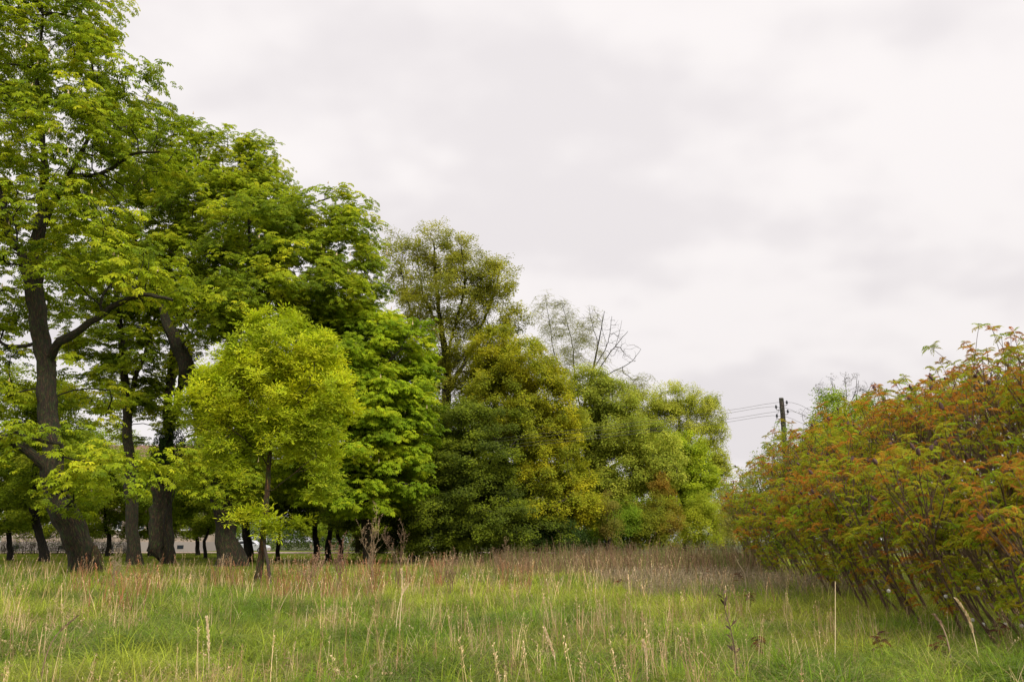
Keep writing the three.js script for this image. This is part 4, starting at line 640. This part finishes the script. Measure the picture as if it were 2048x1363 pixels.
// dark green understorey deep inside the thicket
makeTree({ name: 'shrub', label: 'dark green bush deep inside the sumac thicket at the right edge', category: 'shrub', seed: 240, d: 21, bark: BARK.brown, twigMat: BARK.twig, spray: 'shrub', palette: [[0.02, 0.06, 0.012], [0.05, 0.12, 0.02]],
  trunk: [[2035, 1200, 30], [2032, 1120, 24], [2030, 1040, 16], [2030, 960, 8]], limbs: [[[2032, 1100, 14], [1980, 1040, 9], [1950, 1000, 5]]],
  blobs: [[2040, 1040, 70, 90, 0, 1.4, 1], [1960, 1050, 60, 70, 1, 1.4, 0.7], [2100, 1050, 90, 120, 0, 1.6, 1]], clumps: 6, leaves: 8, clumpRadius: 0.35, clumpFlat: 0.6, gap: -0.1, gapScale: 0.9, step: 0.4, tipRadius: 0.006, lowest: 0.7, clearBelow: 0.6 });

// ---------------------------------------------------------------- grass
function tuft(seed, n, h0, h1, spread, wid, bend, segs = 3) {
  const R = rng(seed), p = [], nn = [], c = [], ix = [];
  for (let k = 0; k < n; k++) {
    const a = R() * 6.283, r = Math.sqrt(R()) * spread, bx = Math.cos(a) * r, bz = Math.sin(a) * r, h = R.r(h0, h1), az = R() * 6.283, b = bend * R.r(0.3, 1.3), w = wid * R.r(0.7, 1.2), sx = -Math.sin(az), sz = Math.cos(az), o = p.length / 3, kk = (R() < 0.14 ? 1.5 : 1) * (1 + R.s(0.4));
    for (let s = 0; s <= segs; s++) {
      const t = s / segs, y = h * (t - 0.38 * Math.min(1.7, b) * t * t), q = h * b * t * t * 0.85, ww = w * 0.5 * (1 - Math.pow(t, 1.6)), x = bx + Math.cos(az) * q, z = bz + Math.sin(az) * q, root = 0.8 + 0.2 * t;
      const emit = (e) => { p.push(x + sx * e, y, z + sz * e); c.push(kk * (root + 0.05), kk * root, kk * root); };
      if (s < segs) { emit(ww); emit(-ww); } else emit(0);
    }
    for (let s = 0; s < segs - 1; s++) ix.push(o + 2 * s, o + 2 * s + 1, o + 2 * s + 2, o + 2 * s + 1, o + 2 * s + 3, o + 2 * s + 2);
    ix.push(o + 2 * segs - 2, o + 2 * segs - 1, o + 2 * segs);
  }
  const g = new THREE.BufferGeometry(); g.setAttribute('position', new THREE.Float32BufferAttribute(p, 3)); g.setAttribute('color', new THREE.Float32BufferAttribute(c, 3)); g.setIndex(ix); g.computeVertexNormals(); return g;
}
function strawTuft(seed, n, h0, h1, spread, lean, heads, thick = 1) {     // thin dry stalks, some with loose seed heads
  const R = rng(seed), L = new Leaves();
  for (let k = 0; k < n; k++) {
    const a = R() * 6.283, r = Math.sqrt(R()) * spread, h = R.r(h0, h1), az = R() * 6.283, b = lean * R(), c = shade(R, 0.25); let q = V(Math.cos(a) * r, 0, Math.sin(a) * r), d = V(Math.cos(az) * b, 1, Math.sin(az) * b).normalize();
    const w = R.r(0.0035, 0.0065) * thick, s = V(-Math.sin(az), 0, Math.cos(az));
    for (let m = 0; m < 4; m++) { const e = q.clone().addScaledVector(d, h / 4), w0 = w * (1 - m * 0.2), w1 = w * (0.8 - m * 0.2); for (const sd of [s, V(s.z, 0, -s.x)]) { L.tri(q.clone().addScaledVector(sd, w0), q.clone().addScaledVector(sd, -w0), e.clone().addScaledVector(sd, w1), c); L.tri(q.clone().addScaledVector(sd, -w0), e.clone().addScaledVector(sd, -w1), e.clone().addScaledVector(sd, w1), c); } q = e; d.add(V(Math.cos(az) * b * 0.25, -0.05 * b, Math.sin(az) * b * 0.25)).normalize(); }
    if (R() < heads) for (let m = 0; m < 9; m++) { const e = q.clone().addScaledVector(d, -R() * 0.2); L.leaf(e, V(R.s(0.6), R.r(0.4, 1), R.s(0.6)), R.r(0.03, 0.08), 0.012 * thick, UP, c, 0.3, 0.1); }
  }
  return L.build();
}
function broadWeed(seed) { const R = rng(seed), L = new Leaves(); for (let k = 0; k < 14; k++) { const a = k * 2.4, y = R.r(0.02, 0.3); L.leaf(V(Math.cos(a) * 0.02, y, Math.sin(a) * 0.02), V(Math.cos(a), 0.5, Math.sin(a)), R.r(0.08, 0.15), R.r(0.035, 0.06), UP, shade(R), 0.4, 0.25); } L.stick(V(0, 0, 0), V(0, 0.34, 0), 0.004, [1, 1, 1]); return L.build(); }

function field(name, label, category, geos, mat, place) { // place() -> list per geometry
  const g = new THREE.Group(); g.name = name; g.userData = { kind: 'stuff', label, category }; scene.add(g);
  const lists = geos.map(() => []); place((k, x, z, s, yaw, c, sy = s) => lists[k].push({ m: new THREE.Matrix4().compose(V(x, groundHeight(x, z) - 0.02, z), new THREE.Quaternion().setFromAxisAngle(UP, yaw), V(s, sy, s)), c }));
  geos.forEach((q, k) => copies(g, 'tuft', q, mat, lists[k]));
  return lists.reduce((a, l) => a + l.length, 0);
}
// x limits of the visible wedge, a little wider than the frame
const inWedge = (R, z) => R.s(1) * (0.70 * z + 2.5);
function scatter(R, z0, z1, perM2, f) { const area = (z1 - z0) * (0.70 * (z0 + z1) + 5), n = Math.round(area * perM2); for (let k = 0; k < n; k++) { const z = Math.sqrt(z0 * z0 + (z1 * z1 - z0 * z0) * R()); f(inWedge(R, z), -z); } }
const patch = (x, z, f, o) => noise3.noise(x * f, o, z * f);
const counts = [];
{
  const R = rng(600), lawn = (x, z) => z < -45 && x < 2 + (z + 45) * -0.05;   // the mown part under the trees
  const green = (x, z) => { const a = patch(x, z, 0.22, 1.5), b = patch(x, z, 0.9, 4.5), t = 0.5 + 1.0 * a + 0.8 * b + R.s(0.3); const c = RGB(0.17, 0.29, 0.018).lerp(RGB(0.46, 0.53, 0.055), THREE.MathUtils.clamp(t, 0, 1)); if (R() < 0.13 + 0.3 * patch(x, z, 0.5, 9)) c.lerp(RGB(0.50, 0.40, 0.18), R.r(0.3, 0.9)); return c.multiplyScalar(R.r(0.6, 1.35) * (1 + 0.5 * patch(x, z, 0.8, 51))); };
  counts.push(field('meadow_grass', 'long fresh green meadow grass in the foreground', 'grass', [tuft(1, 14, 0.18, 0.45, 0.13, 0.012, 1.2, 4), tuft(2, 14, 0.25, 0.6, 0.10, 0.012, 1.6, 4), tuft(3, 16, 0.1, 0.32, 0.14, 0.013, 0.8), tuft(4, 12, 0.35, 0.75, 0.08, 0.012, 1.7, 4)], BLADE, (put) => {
    const one = (x, z, s) => put(Math.floor(R() * 4), x, z, s * R.r(0.7, 1.15) * (1 + 0.35 * patch(x, z, 0.35, 7) + 0.55 * patch(x, z, 1.1, 37)), R() * 6.28, green(x, z));
    scatter(R, 6.5, 16, 60, (x, z) => one(x, z, 0.95)); scatter(R, 16, 28, 34, (x, z) => one(x, z, 1.05)); scatter(R, 28, 50, 11, (x, z) => { if (!lawn(x, z)) one(x, z, 1.2); });
    scatter(R, 50, 80, 3, (x, z) => { if (!lawn(x, z)) one(x, z, 1.5); });
  }));
  counts.push(field('lawn_grass', 'short bright lawn grass under the trees', 'grass', [tuft(5, 26, 0.05, 0.13, 0.3, 0.012, 0.6, 2), tuft(6, 26, 0.04, 0.16, 0.32, 0.012, 0.8, 2)], BLADE, (put) => {
    const one = (x, z) => { if (lawn(x, z) && !(z < -102.5 && z > -109.2)) put(R() < 0.5 ? 0 : 1, x, z, R.r(0.9, 1.4) * (z < -70 ? 1.5 : 1), R() * 6.28, RGB(0.17, 0.24, 0.022).lerp(RGB(0.27, 0.32, 0.035), THREE.MathUtils.clamp(0.5 + patch(x, z, 0.2, 2) + R.s(0.2), 0, 1))); };
    scatter(R, 40, 70, 9, one); scatter(R, 70, 128, 4, one);
  }));
  counts.push(field('leafy_weeds', 'low leafy weeds mixed into the meadow grass', 'weeds', [broadWeed(1), broadWeed(2)], LEAF, (put) => {
    const one = (x, z) => { if (patch(x, z, 0.4, 12) > -0.05) put(R() < 0.5 ? 0 : 1, x, z, R.r(0.35, 0.8), R() * 6.28, RGB(0.15, 0.25, 0.03).lerp(RGB(0.27, 0.36, 0.05), R())); };
    scatter(R, 6.5, 18, 5, one); scatter(R, 18, 36, 2, one);
  }));
  const straw = (R) => RGB(0.74, 0.58, 0.34).lerp(RGB(0.30, 0.17, 0.08), Math.pow(R(), 0.9)).multiplyScalar(R.r(0.75, 1.2));
  counts.push(field('dry_grass', 'thin dry straw stalks standing through the green grass', 'dry grass', [strawTuft(1, 5, 0.45, 0.95, 0.12, 0.35, 0.5), strawTuft(2, 6, 0.35, 0.8, 0.16, 0.6, 0.3), strawTuft(3, 4, 0.6, 1.15, 0.1, 0.25, 0.8), strawTuft(4, 7, 0.25, 0.6, 0.2, 1.7, 0), strawTuft(5, 4, 0.5, 0.9, 0.15, 1.3, 0.4), strawTuft(6, 3, 0.45, 0.95, 0.14, 0.35, 0.6, 1.7), strawTuft(7, 3, 0.35, 0.8, 0.18, 0.8, 0.4, 1.7)], STRAW, (put) => {
    const want = (x, z) => 0.19 + 0.9 * patch(x, z, 0.3, 17) + 1.1 * patch(x, z, 1.0, 19) + (Math.abs(x - 0.5) < 4 ? 0.1 : 0) + (z < -20 ? 0.12 : 0);
    const one = (x, z, s) => { if (lawn(x, z) || R() > want(x, z)) return; put(z < -17 ? 5 + (R() < 0.4 ? 1 : 0) : R() < 0.5 ? 3 + (R() < 0.5 ? 1 : 0) : Math.floor(R() * 3), x, z, s * R.r(0.7, 1.15), R() * 6.28, straw(R)); };
    scatter(R, 6.5, 16, 21, (x, z) => one(x, z, 0.7)); scatter(R, 16, 30, 5.5, (x, z) => one(x, z, 0.85)); scatter(R, 30, 48, 2.6, (x, z) => one(x, z, 1.1));
    // russet clumps of last year's stalks
    for (const [px, py] of [[236, 1215], [765, 1180], [800, 1165], [735, 1150], [170, 1170], [555, 1190], [590, 1180], [880, 1160], [300, 1180], [1030, 1170], [470, 1160], [660, 1190]]) { const dd = footDistance(py + 20), c = at(px, py, dd); for (let k = 0; k < 16; k++) put(R() < 0.6 ? 5 : 2, c.x + R.s(0.45), -dd + R.s(0.5), R.r(0.8, 1.25), R() * 6.28, RGB(0.30, 0.14, 0.065).multiplyScalar(R.r(0.7, 1.4))); }
  }));
  counts.push(field('dry_reeds', 'dense band of brown dry reeds before the far shrubs', 'reeds', [strawTuft(11, 5, 0.7, 1.35, 0.3, 0.3, 0.7, 2.0), strawTuft(12, 6, 0.4, 1.0, 0.34, 0.6, 0.5, 2.0)], STRAW, (put) => {
    for (let k = 0; k < 6200; k++) { const z = 33 + 32 * Math.pow(R(), 0.8), x0 = -3.4 - (z - 33) * 0.12, x1 = edge33(z), x = x0 + (x1 - x0) * R(); const in_ = (x - x0) / (x1 - x0); if (R() < 0.35 - 1.1 * patch(x, z, 0.3, 23) + 0.6 * (1 - Math.min(1, in_ * 3))) continue; put(R() < 0.5 ? 0 : 1, x, -z, R.r(0.55, 1.2) * (0.6 + 0.4 * Math.min(1, in_ * 3)) * (1 + 0.5 * patch(x, z, 0.5, 41)), R() * 6.28, (R() < 0.18 ? RGB(0.22, 0.27, 0.05) : RGB(0.50, 0.34, 0.18).lerp(RGB(0.14, 0.075, 0.035), Math.sqrt(R()))).multiplyScalar(R.r(0.65, 1.3))); }
    for (let k = 0; k < 1500; k++) { const z = 22 + 14 * R(), x = 3.5 + 7 * R(); if (R() < 0.4 - 0.9 * patch(x, z, 0.4, 29)) continue; put(1, x, -z, R.r(0.6, 1.0), R() * 6.28, RGB(0.36, 0.27, 0.16).multiplyScalar(R.r(0.7, 1.25))); }
  }));
}
function edge33(z) { return 10.5 + (z - 33) * 0.28; }

// ---------------------------------------------------------------- single plants in the grass
function stalk(name, label, category, pts, w0, w1, color, head, group) {      // pts: [px, py, d]
  const P3 = pts.map((q) => at(...q)), root = P3[0].clone(); root.y = groundHeight(root.x, root.z) - 0.03; P3[0].copy(root);
  const T = thing(name, label, category, group, root), curve = new THREE.CatmullRomCurve3(P3.map((q) => q.clone().sub(root))), n = 20, sp = curve.getPoints(n), w = new Wood();
  w.tube(sp, sp.map((_, k) => (w0 + (w1 - w0) * k / n) * 1.35), 6, 0.1); part(T, 'stem', w.build(true), std(color, 0.95));
  if (head) { const L = new Leaves(), R = rng(head.seed); for (let k = 0; k < head.n; k++) { const t = head.from + (1 - head.from) * R(), p = curve.getPoint(t), d = curve.getTangent(t); L.leaf(p, V(R.s(head.wide), 0, R.s(head.wide)).addScaledVector(d, 0.9), head.len * R.r(0.6, 1.2), head.len * 0.22, V(R.s(1), R.s(1), R.s(1)).normalize(), shade(R, 0.2), 0.15, 0.2); } const g = L.build(); part(T, 'seed_head', g, new THREE.MeshStandardMaterial({ color: head.color, vertexColors: true, roughness: 0.95, side: THREE.DoubleSide })); }
  return T;
}
const PALE = RGB(0.68, 0.53, 0.31), BROWN = RGB(0.12, 0.075, 0.045);
const plume = (seed, color = PALE, from = 0.55, len = 0.05, n = 160, wide = 0.35) => ({ seed, n: n * 2, from, wide, len: len * 1.5, color });
stalk('dry_stalk', 'pale feathery grass stalk left of centre, standing alone in the foreground', 'dry stalk', [[418, 1362, 10.2], [417, 1310, 10.2], [416, 1270, 10.2], [413, 1236, 10.2]], 0.004, 0.003, PALE, plume(1, PALE, 0.35, 0.035));
stalk('dry_stalk', 'dark seedy stalk leaning right at the lower left corner', 'dry stalk', [[78, 1368, 9.3], [92, 1310, 9.4], [112, 1270, 9.5], [152, 1232, 9.6]], 0.007, 0.003, RGB(0.16, 0.10, 0.06), { seed: 2, n: 70, from: 0.72, wide: 0.8, len: 0.04, color: RGB(0.14, 0.07, 0.05) });
stalk('dry_stalk', 'pale plumed stalk leaning left below the middle of the meadow', 'dry stalk', [[1114, 1350, 10], [1108, 1310, 10], [1098, 1280, 10], [1090, 1258, 10]], 0.004, 0.003, PALE, plume(3, PALE, 0.3, 0.035));
stalk('dry_stalk', 'tall pale stalk with a bent tip near the middle of the meadow', 'dry stalk', [[798, 1300, 13], [800, 1240, 13], [804, 1180, 13], [803, 1140, 13]], 0.005, 0.003, PALE, plume(4, PALE, 0.6, 0.04, 90));
stalk('dry_stalk', 'short pale stalk curving right beside the tall bent one', 'dry stalk', [[790, 1270, 13.4], [796, 1220, 13.4], [806, 1185, 13.4], [816, 1169, 13.4]], 0.005, 0.003, PALE, plume(5, PALE, 0.6, 0.04, 60));
stalk('dry_stalk', 'bare dark branching stem on the right side of the meadow', 'dry stalk', [[1468, 1366, 9.6], [1472, 1320, 9.6], [1462, 1260, 9.6], [1450, 1215, 9.6], [1446, 1170, 9.6]], 0.007, 0.0025, BROWN, { seed: 6, n: 16, from: 0.3, wide: 1, len: 0.14, color: BROWN });
stalk('dry_stalk', 'upright pale stalk in front of the sumac stems', 'dry stalk', [[1669, 1330, 11], [1671, 1270, 11], [1671, 1210, 11], [1671, 1162, 11]], 0.005, 0.0035, PALE, null);
stalk('dry_stalk', 'pale feathery stalk leaning left at the foot of the sumac thicket', 'dry stalk', [[1960, 1320, 10.6], [1948, 1270, 10.6], [1935, 1230, 10.6], [1915, 1200, 10.6]], 0.005, 0.003, PALE, plume(8, PALE, 0.35, 0.045));
stalk('dry_stalk', 'broken brownish stalk just left of the copper seedlings by the sumac', 'dry stalk', [[1905, 1320, 10.8], [1895, 1280, 10.8], [1885, 1252, 10.8], [1872, 1232, 10.8]], 0.009, 0.006, RGB(0.36, 0.25, 0.16), plume(9, RGB(0.36, 0.25, 0.16), 0.6, 0.05, 40));
stalk('dry_stalk', 'pale plume at the bottom edge right of the middle', 'dry stalk', [[1294, 1366, 9.2], [1294, 1335, 9.2], [1291, 1300, 9.2], [1288, 1285, 9.2]], 0.006, 0.004, PALE, plume(10, PALE, 0.45, 0.04));
stalk('dry_stalk', 'thin stalk curving left in the reddish reeds by the thicket', 'dry stalk', [[1492, 1190, 24], [1490, 1150, 24], [1478, 1128, 24], [1470, 1110, 24]], 0.012, 0.006, RGB(0.4, 0.3, 0.18), null);
function deadPlant(label, px, top, d, seed, spread, c0) {
  const R = rng(seed), tip = at(px, top, d), root = V(tip.x, groundHeight(tip.x, -d) - 0.02, -d), H = tip.y - root.y, T = thing('dead_plant', label, 'dead plant', null, root), w = new Wood(), L = new Leaves();
  for (let k = 0; k < 5; k++) {
    const lean = k ? R.s(spread) : 0.05, h = H * (k ? R.r(0.6, 0.95) : 1), pts = [0, 0.25, 0.5, 0.75, 1].map((t) => V(R.s(0.03) + lean * t * t + (k ? R.s(0.1) : 0), h * t, R.s(0.03) + R.s(spread) * t * 0.4)); pts[0].y = -0.03; w.tube(pts, [0.011, 0.009, 0.007, 0.005, 0.003], 5);
    for (let q = 0; q < 16; q++) {
      const t = R.r(0.42, 1), i = Math.min(3, Math.floor(t * 4)), p = pts[i].clone().lerp(pts[i + 1], t * 4 - i), dir = V(R.s(1), R.r(0.7, 1.6), R.s(1)).normalize(), len = R.r(0.12, 0.42) * (1.2 - t * 0.6), m = p.clone().addScaledVector(dir, len * 0.5).add(V(0, -0.01, 0)), e = p.clone().addScaledVector(dir, len).add(V(0, 0.05, 0)); w.tube([p, m, e], [0.004, 0.003, 0.0018], 3);
      for (let v = 0; v < 7; v++) { const f = p.clone().lerp(e, R.r(0.3, 1)); L.leaf(f, V(R.s(1), R.r(-0.3, 1), R.s(1)), R.r(0.03, 0.07), 0.018, V(R.s(1), 1, R.s(1)).normalize(), shade(R, 0.3), 0.2, 0.3); }
    }
  }
  part(T, 'stem', w.build(true), std(c0.clone().multiplyScalar(0.7), 0.95)); part(T, 'seed_head', L.build(), new THREE.MeshStandardMaterial({ color: c0, vertexColors: true, roughness: 1, side: THREE.DoubleSide }));
}
deadPlant('tall dead plant with a bushy pale top in front of the round chestnut', 750, 1006, 24, 12, 0.45, RGB(0.36, 0.25, 0.14));
deadPlant('shorter dead brown plant beside the tall dead plant', 802, 1045, 26, 13, 0.6, RGB(0.22, 0.14, 0.08));
deadPlant('dry forked weed left of the tall dead plant, before the pair of trunks', 624, 1092, 22, 14, 0.5, RGB(0.36, 0.22, 0.13));
deadPlant('reddish dry weed right of the young tree with drooping seed tips', 682, 1075, 25, 15, 0.4, RGB(0.30, 0.16, 0.10));
deadPlant('dead weed standing between the dark tiered tree and the reeds', 905, 1105, 24, 16, 0.4, RGB(0.28, 0.18, 0.10));
deadPlant('dry weed in front of the leaning chestnut stump', 235, 1100, 27, 17, 0.5, RGB(0.40, 0.30, 0.18));
deadPlant('dry weed at the left edge of the reed band', 1010, 1085, 30, 18, 0.5, RGB(0.30, 0.20, 0.11));
{ const pts = [[541, 1168, 29.5], [536, 1130, 29.5], [530, 1100, 29.6], [527, 1080, 29.7]]; stalk('stake', 'thin dark leaning stake against the young tree', 'stake', pts, 0.05, 0.035, RGB(0.05, 0.035, 0.025), null); }
{ // hollow stub at the foot of the leaning chestnut
  const d = 39.2, root = at(194, 1152, d); root.y = 0; const T = thing('tree_stump', 'broken hollow stump against the foot of the leaning chestnut', 'stump', null, root), w = new Wood(), s = scaleAt(1130, d);
  w.tube([V(0, -0.1, 0), V(-0.03, 0.25, 0), V(-0.12, 0.6, 0), V(-0.26, 1.0, -0.1), V(-0.4, 1.35, -0.25)], [0.36, 0.33, 0.27, 0.2, 0.1], 14, 0.3); part(T, 'stump', w.build(true), BARK.red);
  const hg = new THREE.SphereGeometry(1, 14, 10); hg.scale(0.10, 0.36, 0.1); hg.translate(-0.07, 0.36, 0.27); part(T, 'hollow', hg, std(RGB(0.008, 0.006, 0.005), 1));  // solid ellipsoid, no cavity: near-black colour paints the shade inside the hollow
}
// dandelion clocks at the foot of the thicket
{
  const globe = new THREE.IcosahedronGeometry(0.026, 2); { const p = globe.attributes.position, R = rng(3); for (let i = 0; i < p.count; i++) { const k = R.r(0.82, 1.12); p.setXYZ(i, p.getX(i) * k, p.getY(i) * k, p.getZ(i) * k); } globe.computeVertexNormals(); }
  const gm = new THREE.MeshPhysicalMaterial({ color: RGB(0.62, 0.6, 0.56), roughness: 1, transmission: 0.3 }), sm = std(RGB(0.2, 0.24, 0.06));
  [[1778, 1181, 'between the leaning stems'], [1892, 1192, 'highest one at the right, beside a grey stem'], [1946, 1239, 'left one of the close pair under the sumac'], [1967, 1248, 'right one of the close pair under the sumac'], [2011, 1248, 'next to the copper leaves at the right'], [2044, 1251, 'at the right edge of the picture'], [1957, 1176, 'small pale one high among the leaves']].forEach(([px, py, where]) => {
    const d = 12.4, head = at(px, py, d), root = V(head.x + 0.03, groundHeight(head.x, -d), -d), T = thing('dandelion', 'white dandelion clock ' + where, 'dandelion', 'dandelion clocks under the sumac', root), w = new Wood();
    w.tube([V(0, -0.02, 0), V(-0.005, (head.y - root.y) * 0.5, 0), V(head.x - root.x, head.y - root.y, 0)], [0.003, 0.0026, 0.0022], 5); part(T, 'stem', w.build(true), sm); const h = part(T, 'seed_head', globe, gm); h.position.set(head.x - root.x, head.y - root.y, 0);
  });
}
// copper-brown sumac seedlings in the grass
[[1880, 1292, 10.8, 'biggest coppery seedling at the foot of the sumac'], [1760, 1290, 11, 'coppery seedling left of the biggest one'], [2000, 1262, 11.6, 'reddish seedling at the right edge below the stems'], [1515, 1285, 11.2, 'small coppery seedling alone in the grass on the right'], [1500, 1192, 19, 'low dark seedling before the end of the thicket'], [1412, 1148, 28, 'tall coppery seedling at the edge of the reeds'], [1478, 1150, 26, 'coppery seedling beside the end of the thicket'], [1240, 1165, 27, 'dark seedling in the middle of the far grass']].forEach(([px, py, d, label], k) => {
  const c = at(px, py, d), root = V(c.x, groundHeight(c.x, -d) - 0.02, -d), T = thing('sumac_seedling', label, 'seedling', null, root), R = rng(700 + k), H = Math.max(0.3, c.y - root.y + 0.12), w = new Wood(); w.tube([V(0, 0, 0), V(R.s(0.04), H * 0.5, R.s(0.04)), V(R.s(0.08), H, 0)], [0.008, 0.006, 0.004], 5); part(T, 'stem', w.build(true), BARK.sumac);
  for (let q = 0; q < 11; q++) { const a = q * 2.4, m = LEAFCOPPER[q % 2], s = R.r(0.3, 0.55) * (d > 15 ? 0.85 : 0.75), o = part(T, 'leaf', frondG[q % 3], m); o.position.set(R.s(0.03), H * R.r(0.6, 1), R.s(0.03)); o.rotation.set(R.s(0.4), a, R.r(-0.3, 0.6)); o.scale.setScalar(s); }
});
// a dead tussock and a fresh green cushion
function clump(name, label, category, px, py, d, geos, mat, n, spread, colour, size) { const c = at(px, py, d), root = V(c.x, groundHeight(c.x, -d), -d), T = thing(name, label, category, null, root), R = rng(px), lists = geos.map(() => []); for (let k = 0; k < n; k++) lists[k % geos.length].push({ m: new THREE.Matrix4().compose(V(R.s(spread), 0.02, R.s(spread)), new THREE.Quaternion().setFromAxisAngle(UP, R() * 6.28), V(size, size * R.r(0.7, 1.2), size)), c: colour.clone().multiplyScalar(R.r(0.7, 1.3)) }); geos.forEach((g, k) => copies(T, 'blades', g, mat, lists[k])); }
clump('dead_tussock', 'tangled dark brown dead tussock at the bottom, left of centre', 'tussock', 1012, 1335, 9.9, [strawTuft(31, 12, 0.15, 0.35, 0.1, 2.2, 0), strawTuft(32, 12, 0.1, 0.3, 0.1, 2.6, 0)], STRAW, 22, 0.13, RGB(0.2, 0.12, 0.06), 1);
clump('weed_cushion', 'small bright yellow-green cushion plant in the left foreground', 'plant', 232, 1290, 12.2, [broadWeed(31), broadWeed(32)], LEAF, 26, 0.16, RGB(0.34, 0.38, 0.05), 0.8);
console.log(JSON.stringify(treeStats), counts.join());
renderer.render(scene, camera);
